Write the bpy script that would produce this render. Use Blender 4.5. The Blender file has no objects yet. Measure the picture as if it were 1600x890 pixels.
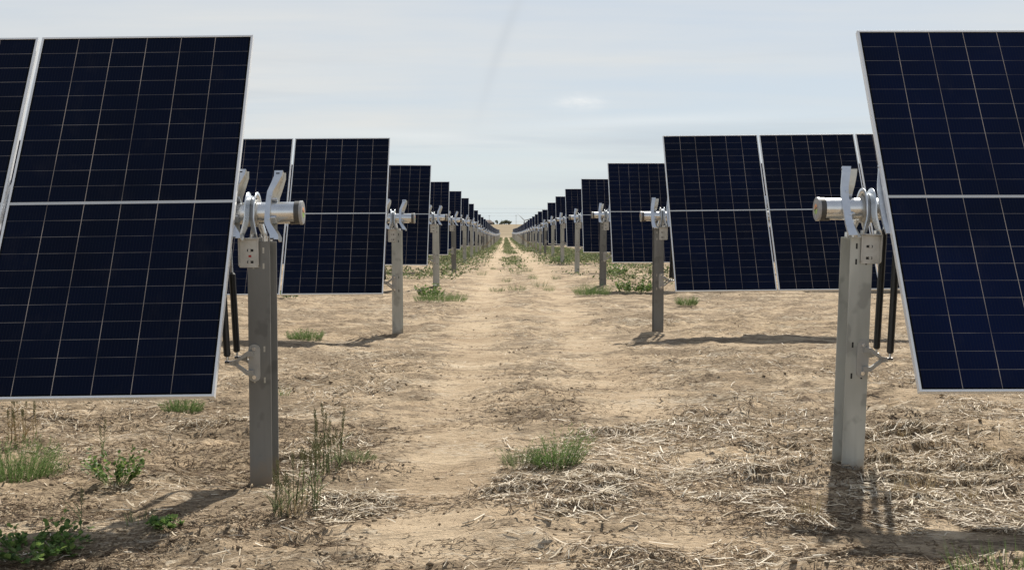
import bpy, bmesh, math, random
import numpy as np
from mathutils import Vector, Matrix

random.seed(7)
RNG = np.random.default_rng(11)
scn = bpy.context.scene
COL = scn.collection

# ------------------------------------------------------------------ camera
F, W_PX, H_PX = 1800.0, 1600.0, 890.0
CAM_Z = 1.47
YAW = math.atan(11.0 / F)
PITCH = math.atan(93.0 / F)
cam_d = bpy.data.cameras.new("camera")
cam = bpy.data.objects.new("camera", cam_d)
COL.objects.link(cam)
cam.location = (0, 0, CAM_Z)
cam.rotation_euler = (math.pi / 2 - PITCH, 0, -YAW)
cam_d.sensor_width = 36.0
cam_d.lens = 36.0 * F / W_PX
cam_d.clip_start = 0.05
cam_d.clip_end = 20000
scn.camera = cam
RM = cam.rotation_euler.to_matrix()


def at(px, py, Y):
    """the point of the pixel's ray at forward distance Y"""
    d = RM @ Vector(((px - 800) / F, (445 - py) / F, -1))
    return Vector((0, 0, CAM_Z)) + d * (Y / d.y)


# ------------------------------------------------------------------ noise
def _hash(ix, iy, seed):
    h = (ix.astype(np.int64) * 374761393 + iy.astype(np.int64) * 668265263 + seed * 974711) & 0xFFFFFFFF
    h = ((h ^ (h >> 13)) * 1274126177) & 0xFFFFFFFF
    h = h ^ (h >> 16)
    return (h & 0xFFFFFF) / float(0xFFFFFF)


def vnoise(x, y, seed=0):
    ix, iy = np.floor(x), np.floor(y)
    fx, fy = x - ix, y - iy
    fx = fx * fx * fx * (fx * (fx * 6 - 15) + 10)
    fy = fy * fy * fy * (fy * (fy * 6 - 15) + 10)
    a = _hash(ix, iy, seed); b = _hash(ix + 1, iy, seed)
    c = _hash(ix, iy + 1, seed); d = _hash(ix + 1, iy + 1, seed)
    return (a + (b - a) * fx) * (1 - fy) + (c + (d - c) * fx) * fy


def fbm(x, y, octv=4, seed=0):
    s, amp, tot = 0, 1.0, 0
    for k in range(octv):
        s = s + amp * vnoise(x * 2 ** k, y * 2 ** k, seed + 17 * k)
        tot += amp
        amp *= 0.5
    return s / tot


# ------------------------------------------------------------------ terrain
PROF = np.array([(-400, -1.5), (0, -1.48), (6.7, -1.455), (11, -1.47), (15.4, -1.45), (19.5, -1.36), (24, -1.27),
                 (32.7, -1.35), (41, -1.36), (50, -1.42), (60, -1.55), (68, -1.68), (76, -1.80), (95, -2.10), (114, -2.34),
                 (133, -2.48), (165, -2.80), (215, -3.20), (290, -3.62), (335, -3.80), (420, -3.5), (600, -1.95), (800, -0.3), (1000, 0.6),
                 (1150, 0.75), (1400, 0.2), (2000, -4), (5000, -45), (9000, -120)])
_py = np.concatenate([np.linspace(-400, 0, 40, endpoint=False), np.linspace(0, 120, 600, endpoint=False), np.geomspace(120, 9000, 600)])
_pz = np.interp(_py, PROF[:, 0], PROF[:, 1])
_k = np.hanning(41); _k /= _k.sum()
_pad = np.pad(_pz, 20, mode="edge")
_pz = np.convolve(_pad, _k, mode="valid")


def track_mask(x, y):
    wob = (vnoise(y * 0.12, y * 0, 5) - 0.5) * 0.25
    a = np.exp(-((x + 0.34 - wob) / 0.30) ** 2)
    b = np.exp(-((x - 1.02 - wob) / 0.30) ** 2)
    return np.clip(a + b, 0, 1)


MOUNDS = [(1.95, 14.9, 0.35, 0.25, 0.05), (2.9, 16.6, 1.6, 0.5, 0.08), (3.4, 14.0, 0.9, 0.5, 0.03), (-2.9, 14.0, 0.9, 0.4, 0.05),
          (-4.4, 14.6, 1.2, 0.35, -0.04), (4.0, 20.5, 2.5, 0.6, 0.10), (0.45, 6.7, 0.5, 0.35, 0.05), (3.0, 7.6, 0.9, 0.5, 0.04), (-2.6, 5.2, 1.3, 0.7, -0.05), (-0.9, 13.2, 1.6, 0.25, 0.05), (2.6, 12.2, 1.6, 0.3, 0.05), (1.6, 10.2, 1.8, 0.3, 0.04), (-1.8, 10.6, 1.3, 0.3, 0.05), (0.4, 18.5, 1.2, 0.4, 0.05)]


PINS = []


def G(x, y):
    x = np.asarray(x, float); y = np.asarray(y, float)
    z = np.interp(y, _py, _pz) + CAM_Z
    z = z + 0.02 * np.clip(x, -6, 6) * np.exp(-((y - 6.7) / 5) ** 2)
    near = np.exp(-np.maximum(y, 0) / 60.0)
    t = track_mask(x, y) * np.exp(-np.abs(x) / 6)
    rough = 1 - 0.65 * t
    z = z + near * 0.15 * (fbm(x * 0.32, y * 0.5, 2, 3) - 0.5)
    z = z + near * rough * 0.085 * (fbm(x * 0.9, y * 1.9, 3, 21) - 0.5)
    z = z + near * rough * 0.07 * (fbm(x * 2.2 + 9, y * 4.6, 3, 41) - 0.5) * (1 - 0.6 * np.exp(-((y - 14.0) / 0.7) ** 2))
    rid = 1 - np.abs(2 * fbm(x * 1.4 + 1, y * 3.6 + 5, 3, 91) - 1)
    z = z + near * rough * 0.05 * np.clip((rid - 0.80) * 5, 0, 1) * (1 - 0.8 * np.exp(-((y - 14.0) / 0.7) ** 2))
    cl = np.clip((fbm(x * 1.1, y * 1.1, 2, 77) - 0.5) * 4, 0, 1)
    z = z + near * rough * (0.25 + cl) * 0.05 * (fbm(x * 10, y * 13, 2, 61) - 0.35)
    z = z - near * 0.03 * t
    q_ = np.exp(-((x + 2.1) / 1.0) ** 2 - ((y - 5.9) / 0.7) ** 2)
    z = z * (1 - 0.75 * q_) + 0.75 * q_ * (np.interp(y, _py, _pz) + CAM_Z - 0.03)
    q_ = np.exp(-((x - 2.5) / 1.5) ** 2 - ((y - 5.5) / 0.55) ** 2)
    z = z * (1 - 0.8 * q_) + 0.8 * q_ * (np.interp(y, _py, _pz) + CAM_Z - 0.035)
    for (mx, my, sx, sy, h) in MOUNDS:
        z = z + h * np.exp(-((x - mx) / sx) ** 2 - ((y - my) / sy) ** 2)
    for (mx, my, sx, sy, h) in PINS:
        z = z + h * np.exp(-((x - mx) / sx) ** 2 - ((y - my) / sy) ** 2)
    z = z + np.clip((y - 450) / 600, 0, 1) * 1.2 * (fbm(x * 0.01, y * 0.006, 3, 8) - 0.5)
    return z


def g1(x, y):
    return float(G(np.array([x]), np.array([y]))[0])


# the feet of the nearest posts meet the soil where the photograph shows them
for (px, py, Y) in [(405, 766, 6.64), (1331, 738, 6.61), (620, 522, 15.34), (1031, 523, 15.34), (680, 447, 24.0), (943, 446, 24.0), (708, 428, 32.6), (902, 426, 32.5)]:
    p_ = at(px, py, Y)
    PINS.append((p_.x, Y, 0.45, 0.35, p_.z - g1(p_.x, Y)))


# ------------------------------------------------------------------ materials
def new_mat(name):
    m = bpy.data.materials.new(name)
    m.use_nodes = True
    nt = m.node_tree
    b = nt.nodes["Principled BSDF"]
    return m, nt, b


class NT:
    """small helper that wires math nodes"""
    def __init__(s, nt): s.nt = nt
    def n(s, t, **kw):
        o = s.nt.nodes.new(t)
        for k, v in kw.items(): setattr(o, k, v)
        return o
    def link(s, a, b): s.nt.links.new(a, b)
    def val(s, sock, v):
        if hasattr(v, "is_output"): s.nt.links.new(v, sock)
        else: sock.default_value = v
    def m(s, op, a, b=None, c=None):
        o = s.n("ShaderNodeMath", operation=op)
        s.val(o.inputs[0], a)
        if b is not None: s.val(o.inputs[1], b)
        if c is not None: s.val(o.inputs[2], c)
        return o.outputs[0]
    def mix(s, f, a, b, blend="MIX"):
        o = s.n("ShaderNodeMix", data_type="RGBA", blend_type=blend)
        s.val(o.inputs[0], f)
        for i, v in ((6, a), (7, b)):
            if hasattr(v, "is_output"): s.link(v, o.inputs[i])
            else: o.inputs[i].default_value = (*v, 1) if len(v) == 3 else v
        return o.outputs[2]
    def noise(s, vec, scale, detail=4, rough=0.55, dim="3D"):
        o = s.n("ShaderNodeTexNoise", noise_dimensions=dim)
        if vec is not None: s.link(vec, o.inputs["Vector"])
        o.inputs["Scale"].default_value = scale
        o.inputs["Detail"].default_value = detail
        o.inputs["Roughness"].default_value = rough
        return o.outputs["Fac"]
    def ramp(s, f, stops):
        o = s.n("ShaderNodeValToRGB")
        s.link(f, o.inputs[0])
        e = o.color_ramp.elements
        while len(e) < len(stops): e.new(0.5)
        for i, (p, c) in enumerate(stops):
            e[i].position = p
            e[i].color = (*c, 1) if hasattr(c, "__len__") else (c, c, c, 1)
        return o.outputs[0]
    def mapping(s, vec, scale=(1, 1, 1), loc=(0, 0, 0), rot=(0, 0, 0)):
        o = s.n("ShaderNodeMapping")
        s.link(vec, o.inputs[0])
        o.inputs["Scale"].default_value = scale
        o.inputs["Location"].default_value = loc
        o.inputs["Rotation"].default_value = rot
        return o.outputs[0]
    def bump(s, h, strength, dist):
        o = s.n("ShaderNodeBump")
        s.link(h, o.inputs["Height"])
        o.inputs["Strength"].default_value = strength
        o.inputs["Distance"].default_value = dist
        return o.outputs[0]


def metal(name, col, dark, rough, metallic, nscale=14, bump=0.15, streak=False, local_rand=True):
    m, nt, b = new_mat(name); q = NT(nt)
    co = q.n("ShaderNodeTexCoord").outputs["Object"]
    rnd = q.n("ShaderNodeObjectInfo").outputs["Random"]
    add = q.n("ShaderNodeVectorMath", operation="ADD")
    q.link(co, add.inputs[0])
    cmb = q.n("ShaderNodeCombineXYZ")
    for i in range(3): q.link(q.m("MULTIPLY", rnd, 37.0 + i * 11), cmb.inputs[i])
    q.link(cmb.outputs[0], add.inputs[1])
    v = add.outputs[0]
    n1 = q.noise(q.mapping(v, (1, 1, 0.35) if streak else (1, 1, 1)), nscale, 5, 0.6)
    n2 = q.noise(v, nscale * 6, 3, 0.6)
    f = q.m("ADD", q.m("MULTIPLY", n1, 0.88), q.m("MULTIPLY", n2, 0.12))
    c = q.ramp(f, [(0.30, dark), (0.62, col)])
    if streak:
        st = q.ramp(q.noise(q.mapping(v, (9, 9, 2.6)), 1.3, 4, 0.6), [(0.60, 0.0), (0.72, 1.0)])
        c = q.mix(q.m("MULTIPLY", st, 0.40), c, (dark[0] * 0.55, dark[1] * 0.53, dark[2] * 0.5))
    q.link(c, b.inputs["Base Color"])
    b.inputs["Metallic"].default_value = metallic
    q.link(q.m("MULTIPLY_ADD", n1, 0.3, rough - 0.15), b.inputs["Roughness"])
    if bump > 0: q.link(q.bump(n1, bump, 0.002), b.inputs["Normal"])
    return m


M = {}
M["galv"] = metal("galvanised_steel", (0.76, 0.77, 0.78), (0.60, 0.61, 0.62), 0.24, 0.92, 9, 0.03)
M["galv_dull"] = metal("dull_galvanised_bracket", (0.56, 0.555, 0.53), (0.42, 0.415, 0.39), 0.45, 0.5, 16, 0.04)
M["bracket"] = metal("grey_cast_bracket", (0.44, 0.44, 0.425), (0.36, 0.36, 0.35), 0.5, 0.3, 16, 0.04)
M["strap"] = metal("bright_strap_steel", (0.76, 0.80, 0.84), (0.60, 0.63, 0.66), 0.30, 0.75, 14, 0.03)
M["rail"] = metal("sky_tinted_rail_steel", (0.68, 0.73, 0.80), (0.58, 0.62, 0.68), 0.34, 0.6, 10, 0.03)  # rail front: sky reflection painted in as a blue tint
M["rail_web"] = metal("ground_lit_rail_web", (0.66, 0.64, 0.58), (0.50, 0.48, 0.43), 0.4, 0.6, 10, 0.03)  # same rail's web: light off the ground painted in as a warm tint


def post_mat(name, col, dark):
    m, nt, b = new_mat(name); q = NT(nt)
    co = q.n("ShaderNodeTexCoord").outputs["Object"]
    rnd = q.n("ShaderNodeObjectInfo").outputs["Random"]
    cmb = q.n("ShaderNodeCombineXYZ")
    for i in range(3): q.link(q.m("MULTIPLY", rnd, 37.0 + i * 11), cmb.inputs[i])
    add = q.n("ShaderNodeVectorMath", operation="ADD"); q.link(co, add.inputs[0]); q.link(cmb.outputs[0], add.inputs[1])
    v = add.outputs[0]
    n1 = q.noise(q.mapping(v, (1, 1, 0.3)), 7, 3, 0.5)
    c = q.ramp(n1, [(0.32, dark), (0.65, col)])
    run = q.ramp(q.noise(q.mapping(v, (14, 14, 0.7)), 1.6, 3, 0.5), [(0.55, 0.0), (0.72, 0.35)])
    c = q.mix(run, c, tuple(k * 0.72 for k in dark))
    spot = q.ramp(q.noise(q.mapping(v, (1, 1, 0.8)), 9, 2, 0.5), [(0.59, 0.0), (0.67, 0.5)])
    c = q.mix(spot, c, tuple(k * 0.6 for k in dark))
    scr = q.ramp(q.noise(q.mapping(v, (1, 1, 0.06), (3, 1, 2), (0.3, 0.2, 0)), 60, 2, 0.5), [(0.74, 0.0), (0.78, 0.15)])
    c = q.mix(scr, c, tuple(min(1, k * 1.4) for k in col))
    # soil splashed up the foot
    sp = q.n("ShaderNodeSeparateXYZ"); q.link(q.n("ShaderNodeNewGeometry").outputs["Position"], sp.inputs[0])
    hgt = q.m("ADD", sp.outputs[2], q.m("MULTIPLY", q.noise(v, 16, 4, 0.6), 0.22))
    c = q.mix(q.m("MULTIPLY", q.ramp(hgt, [(0.10, 0.7), (0.24, 0.0)]), q.m("GREATER_THAN", sp.outputs[2], -0.12)), c, (0.27, 0.21, 0.145))
    q.link(c, b.inputs["Base Color"])
    b.inputs["Metallic"].default_value = 0.12
    b.inputs["Roughness"].default_value = 0.55
    return m


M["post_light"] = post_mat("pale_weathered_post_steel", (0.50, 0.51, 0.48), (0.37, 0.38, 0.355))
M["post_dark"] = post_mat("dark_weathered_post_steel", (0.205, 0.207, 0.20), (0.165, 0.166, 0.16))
M["alu"] = metal("anodised_aluminium", (0.86, 0.87, 0.88), (0.80, 0.81, 0.82), 0.38, 0.25, 3, 0.0)


def plain(name, col, rough=0.5, metallic=0.0, var=0.25, scale=30):
    m, nt, b = new_mat(name); q = NT(nt)
    co = q.n("ShaderNodeTexCoord").outputs["Object"]
    n = q.noise(co, scale, 4)
    q.link(q.ramp(n, [(0.3, tuple(c * (1 - var) for c in col)), (0.7, tuple(min(1, c * (1 + var)) for c in col))]), b.inputs["Base Color"])
    b.inputs["Roughness"].default_value = rough
    b.inputs["Metallic"].default_value = metallic
    return m


M["rubber"] = plain("black_damper_paint", (0.016, 0.017, 0.018), 0.42)
M["cap"] = plain("charcoal_cap_plastic", (0.06, 0.058, 0.055), 0.5)
M["cap_face"] = plain("grey_cap_face", (0.34, 0.34, 0.34), 0.4)
M["red"] = plain("red_tag_paint", (0.35, 0.02, 0.02), 0.5)
M["slot_lit"] = plain("lit_through_slot", (0.5, 0.48, 0.42), 0.6)  # lit background behind open slots, painted as pale patches
M["hole"] = plain("dark_slot", (0.02, 0.02, 0.02), 0.8)
M["chrome"] = plain("chromed_rod", (0.7, 0.7, 0.7), 0.2, 1.0, 0.05)


def sticker_mat():
    m, nt, b = new_mat("round_sticker_print"); q = NT(nt)
    co = q.n("ShaderNodeTexCoord").outputs["Object"]
    sp = q.n("ShaderNodeSeparateXYZ"); q.link(co, sp.inputs[0])
    z, y = sp.outputs[2], sp.outputs[1]
    up = q.m("GREATER_THAN", z, 0.0)
    c = q.mix(up, (0.42, 0.62, 0.16), (0.78, 0.36, 0.16))
    bar = q.m("LESS_THAN", q.m("ABSOLUTE", q.m("ADD", z, q.m("MULTIPLY", y, 0.35))), 0.0045)
    bar2 = q.m("MULTIPLY", q.m("LESS_THAN", q.m("ABSOLUTE", q.m("SUBTRACT", y, 0.004)), 0.004), q.m("LESS_THAN", z, 0.016))
    c = q.mix(q.m("MAXIMUM", bar, bar2), c, (0.05, 0.05, 0.04))
    q.link(c, b.inputs["Base Color"])
    b.inputs["Roughness"].default_value = 0.35
    return m


M["sticker"] = sticker_mat()

PW, PL = 1.303, 2.384          # module
CP, RP, MID = 0.2105, 0.1058, 0.0085


def cell_mat():
    m, nt, b = new_mat("monocrystalline_cells_under_glass"); q = NT(nt)
    co = q.n("ShaderNodeTexCoord").outputs["Object"]
    oi = q.n("ShaderNodeObjectInfo").outputs["Random"]
    sp = q.n("ShaderNodeSeparateXYZ"); q.link(co, sp.inputs[0])
    x, y = sp.outputs[0], sp.outputs[1]
    ax, ay = q.m("ABSOLUTE", x), q.m("ABSOLUTE", y)
    u = q.m("ADD", q.m("DIVIDE", x, CP), 3.0)
    v = q.m("DIVIDE", q.m("SUBTRACT", ay, MID), RP)
    def line(t, pitch, half):
        d = q.m("SUBTRACT", 0.5, q.m("ABSOLUTE", q.m("SUBTRACT", q.m("FRACT", t), 0.5)))
        return q.m("LESS_THAN", d, half / pitch)
    inx = q.m("LESS_THAN", ax, 3 * CP - 0.004)
    iny = q.m("LESS_THAN", ay, 11 * RP + MID - 0.003)
    vl = q.m("MULTIPLY", q.m("MULTIPLY", line(u, CP, 0.0018), inx), q.m("LESS_THAN", ay, 11 * RP + MID + 0.004))
    hl = q.m("MULTIPLY", q.m("MULTIPLY", line(v, RP, 0.0015), iny), q.m("LESS_THAN", ax, 3 * CP + 0.002))
    mid = q.m("MULTIPLY", q.m("LESS_THAN", ay, MID), q.m("LESS_THAN", ax, 3 * CP + 0.006))
    bb = q.m("MULTIPLY", line(q.m("MULTIPLY", u, 12.0), CP / 12, 0.0006), q.m("MULTIPLY", inx, iny))
    # each cell its own slightly different blue
    cmb = q.n("ShaderNodeCombineXYZ")
    q.link(q.m("FLOOR", u), cmb.inputs[0]); q.link(q.m("FLOOR", q.m("DIVIDE", y, RP)), cmb.inputs[1]); q.link(oi, cmb.inputs[2])
    wn = q.n("ShaderNodeTexWhiteNoise"); q.link(cmb.outputs[0], wn.inputs[0])
    cell = q.mix(wn.outputs["Value"], (0.0006, 0.0024, 0.0095), (0.0010, 0.0036, 0.0140))
    off = q.n("ShaderNodeVectorMath", operation="ADD"); q.link(co, off.inputs[0])
    c2 = q.n("ShaderNodeCombineXYZ"); q.link(q.m("MULTIPLY", oi, 50), c2.inputs[0]); q.link(q.m("MULTIPLY", oi, 31), c2.inputs[1])
    q.link(c2.outputs[0], off.inputs[1])
    big = q.noise(off.outputs[0], 0.9, 2)
    tint = q.n("ShaderNodeSeparateColor"); q.link(q.n("ShaderNodeObjectInfo").outputs["Color"], tint.inputs[0])
    cell = q.mix(q.m("MULTIPLY", q.ramp(big, [(0.32, 0.25), (0.68, 1.0)]), tint.outputs[0]), cell, (0.0010, 0.0068, 0.0400))
    edge = q.m("MULTIPLY", inx, iny)
    c = q.mix(edge, (0.0015, 0.0017, 0.0025), cell)
    glint = q.ramp(q.noise(off.outputs[0], 3.2, 2), [(0.34, 0.30), (0.70, 1.45)])  # random glints painted into the grid line colours
    c = q.mix(q.m("MULTIPLY", bb, 0.55), c, (0.024, 0.028, 0.040))
    c = q.mix(q.m("MULTIPLY", hl, q.m("MULTIPLY", glint, 0.62)), c, (0.235, 0.22, 0.22))
    c = q.mix(q.m("MULTIPLY", vl, q.m("MULTIPLY", glint, 0.95)), c, (0.42, 0.365, 0.325))
    c = q.mix(mid, c, (0.56, 0.58, 0.60))
    dust = q.ramp(q.noise(q.mapping(off.outputs[0], (1, 0.5, 1)), 6, 5, 0.65), [(0.56, 0.0), (0.85, 0.03)])
    c = q.mix(dust, c, (0.30, 0.27, 0.22))
    # dried runs and bird lime
    run = q.ramp(q.noise(q.mapping(off.outputs[0], (30, 1.1, 1)), 1.0, 3, 0.6), [(0.70, 0.0), (0.82, 0.02)])
    c = q.mix(run, c, (0.35, 0.33, 0.30))
    lime = q.ramp(q.noise(q.mapping(off.outputs[0], (1.6, 1, 1)), 4.2, 3, 0.7), [(0.765, 0.0), (0.80, 0.25)])
    c = q.mix(lime, c, (0.5, 0.5, 0.47))
    q.link(c, b.inputs["Base Color"])
    b.inputs["Roughness"].default_value = 0.16
    b.inputs["Specular IOR Level"].default_value = 0.10
    return m


M["cells"] = cell_mat()
M["backsheet"] = plain("dark_backsheet", (0.03, 0.035, 0.05), 0.3)


def ground_mat():
    m, nt, b = new_mat("sandy_soil_with_chaff"); q = NT(nt)
    geo = q.n("ShaderNodeNewGeometry").outputs["Position"]
    sp = q.n("ShaderNodeSeparateXYZ"); q.link(geo, sp.inputs[0])
    x, y = sp.outputs[0], sp.outputs[1]
    flat = q.n("ShaderNodeCombineXYZ"); q.link(x, flat.inputs[0]); q.link(y, flat.inputs[1])
    p = flat.outputs[0]
    def gauss(c0, w):
        d = q.m("DIVIDE", q.m("SUBTRACT", x, c0), w)
        return q.m("EXPONENT", q.m("MULTIPLY", q.m("MULTIPLY", d, d), -1.0))
    tr = q.m("ADD", gauss(-0.34, 0.36), gauss(1.02, 0.34))
    sand = q.mix(q.ramp(q.noise(p, 1.3, 5, 0.6), [(0.35, 0.0), (0.65, 1.0)]), (0.385, 0.29, 0.192), (0.53, 0.418, 0.288))
    # decayed chaff in streaks along the plough lines, three sizes of streak
    a1 = q.noise(q.mapping(p, (0.30, 1.0, 1), (0, 0, 0), (0, 0, 0.05)), 1.9, 6, 0.68)
    a2 = q.noise(q.mapping(p, (0.33, 1.0, 1), (4, 9, 0), (0, 0, -0.08)), 5.5, 6, 0.72)
    fine = q.noise(q.mapping(p, (0.5, 1, 1)), 26, 5, 0.7)
    fine2 = q.noise(q.mapping(p, (0.35, 1, 1), (3, 7, 0), (0, 0, 0.3)), 60, 4, 0.7)
    a3 = q.noise(q.mapping(p, (0.7, 1.0, 1), (2, 5, 0)), 4.5, 8, 0.78)
    thr = q.m("ADD", q.m("ADD", q.m("MULTIPLY", a1, 0.30), q.m("MULTIPLY", a2, 0.25)), q.m("ADD", q.m("MULTIPLY", fine, 0.15), q.m("MULTIPLY", a3, 0.35)))
    thr = q.m("SUBTRACT", thr, q.m("MULTIPLY", tr, 0.06))
    chaff = q.ramp(thr, [(0.484, 0.0), (0.540, 0.94)])
    brown = q.mix(q.ramp(fine2, [(0.38, 0.0), (0.60, 1.0)]), (0.12, 0.088, 0.060), (0.34, 0.265, 0.18))
    c = q.mix(chaff, sand, brown)
    dk = q.ramp(q.m("ADD", q.m("MULTIPLY", a2, 0.35), q.m("ADD", q.m("MULTIPLY", a3, 0.40), q.m("MULTIPLY", fine, 0.25))), [(0.538, 0.0), (0.588, 0.85)])
    c = q.mix(q.m("MULTIPLY", dk, q.m("SUBTRACT", 1.0, q.m("MULTIPLY", tr, 0.7))), c, (0.105, 0.077, 0.054))
    speck = q.ramp(fine2, [(0.59, 0.0), (0.66, 0.85)])
    c = q.mix(q.m("MULTIPLY", speck, q.m("SUBTRACT", 1.0, q.m("MULTIPLY", tr, 0.25))), c, (0.12, 0.088, 0.06))
    b1 = q.noise(q.mapping(p, (0.35, 1.0, 1), (14, 3, 0), (0, 0, 0.12)), 3.1, 5, 0.7)
    b2 = q.noise(q.mapping(p, (0.3, 1, 1), (1, 2, 0), (0, 0, -0.25)), 48, 3, 0.7)
    pale = q.ramp(q.m("ADD", q.m("MULTIPLY", b1, 0.5), q.m("MULTIPLY", b2, 0.5)), [(0.535, 0.0), (0.60, 0.8)])
    pale = q.m("MULTIPLY", pale, 0.8)
    c = q.mix(pale, c, (0.62, 0.54, 0.42))
    # the fields beyond the last rows: dry stubble in long strips
    far = q.ramp(q.m("DIVIDE", y, 1000.0), [(0.33, 0.0), (0.40, 1.0)])
    st = q.noise(q.mapping(p, (0.006, 0.045, 1)), 1.0, 6, 0.7)
    field = q.mix(q.ramp(st, [(0.40, 0.0), (0.60, 1.0)]), (0.16, 0.125, 0.08), (0.31, 0.25, 0.165))
    c = q.mix(far, c, field)
    q.link(c, b.inputs["Base Color"])
    b.inputs["Roughness"].default_value = 0.95
    b.inputs["Specular IOR Level"].default_value = 0.1
    h = q.m("ADD", q.m("MULTIPLY", fine, 0.6), q.m("MULTIPLY", fine2, 0.4))
    q.link(q.bump(q.m("ADD", h, q.m("MULTIPLY", a3, 1.2)), 1.0, 0.035), b.inputs["Normal"])
    return m


M["ground"] = ground_mat()


def island_mat(name, stops, rough=0.8, transl=0.0, spec=0.2):
    m, nt, b = new_mat(name); q = NT(nt)
    r = q.n("ShaderNodeNewGeometry").outputs["Random Per Island"]
    c = q.ramp(r, stops)
    q.link(c, b.inputs["Base Color"])
    b.inputs["Roughness"].default_value = rough
    b.inputs["Specular IOR Level"].default_value = spec
    if transl > 0:
        tr = q.n("ShaderNodeBsdfTranslucent"); q.link(c, tr.inputs[0])
        mx = q.n("ShaderNodeMixShader"); mx.inputs[0].default_value = transl
        q.link(b.outputs[0], mx.inputs[1]); q.link(tr.outputs[0], mx.inputs[2])
        q.link(mx.outputs[0], nt.nodes["Material Output"].inputs[0])
    return m


M["straw"] = island_mat("dry_straw", [(0.0, (0.17, 0.115, 0.07)), (0.18, (0.32, 0.24, 0.155)), (0.38, (0.52, 0.43, 0.30)), (0.68, (0.67, 0.58, 0.44)), (1.0, (0.80, 0.73, 0.60))], 0.6, 0.2, 0.4)
M["chaff"] = island_mat("dark_chaff", [(0.0, (0.07, 0.05, 0.032)), (0.55, (0.15, 0.105, 0.07)), (0.8, (0.30, 0.22, 0.14)), (1.0, (0.5, 0.41, 0.29))], 0.8, 0.1, 0.2)
M["clod"] = island_mat("soil_clod", [(0.0, (0.17, 0.125, 0.085)), (0.4, (0.28, 0.22, 0.15)), (1.0, (0.44, 0.355, 0.25))], 0.95)
M["feather"] = island_mat("feathery_green", [(0.0, (0.075, 0.125, 0.035)), (0.5, (0.14, 0.215, 0.07)), (1.0, (0.24, 0.32, 0.13))], 0.6, 0.4)
M["leaf"] = island_mat("broad_leaf_green", [(0.0, (0.05, 0.10, 0.028)), (0.5, (0.11, 0.19, 0.05)), (1.0, (0.25, 0.34, 0.10))], 0.5, 0.4)
M["grey_green"] = island_mat("dusty_green_stalk", [(0.0, (0.12, 0.145, 0.07)), (0.6, (0.19, 0.22, 0.11)), (1.0, (0.32, 0.34, 0.19))], 0.7, 0.5)
M["seed"] = island_mat("ripening_seed_head", [(0.0, (0.15, 0.155, 0.07)), (1.0, (0.27, 0.25, 0.13))], 0.8, 0.2)
M["dry"] = island_mat("dry_standing_stubble", [(0.0, (0.22, 0.15, 0.07)), (0.6, (0.40, 0.31, 0.17)), (1.0, (0.55, 0.46, 0.29))], 0.7, 0.2)
M["cover"] = island_mat("weed_cover_leaf", [(0.0, (0.07, 0.095, 0.04)), (0.45, (0.125, 0.165, 0.07)), (0.75, (0.20, 0.235, 0.115)), (1.0, (0.34, 0.31, 0.20))], 0.7, 0.35)
M["tree_leaf"] = island_mat("haze_paled_tree_leaf", [(0.0, (0.10, 0.118, 0.085)), (0.6, (0.16, 0.18, 0.13)), (1.0, (0.23, 0.25, 0.18))], 0.8, 0.45)  # greens paled and greyed, distance haze put into the leaf colour
M["bark"] = plain("bark", (0.10, 0.08, 0.06), 0.9, 0, 0.3, 4)
M["house_wall"] = plain("tan_wall", (0.34, 0.27, 0.22), 0.8, 0, 0.1, 2)
M["house_roof"] = plain("brown_roof", (0.19, 0.145, 0.125), 0.8, 0, 0.15, 2)
M["window"] = plain("window_glass", (0.03, 0.035, 0.04), 0.2)
M["turbine"] = plain("grey_white_turbine_paint", (0.42, 0.44, 0.46), 0.5, 0, 0.03, 1)
M["wood"] = plain("weathered_pole_wood", (0.20, 0.18, 0.15), 0.9, 0, 0.2, 3)
M["wire"] = plain("dull_wire", (0.18, 0.18, 0.18), 0.6, 0.4, 0.05, 3)


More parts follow.
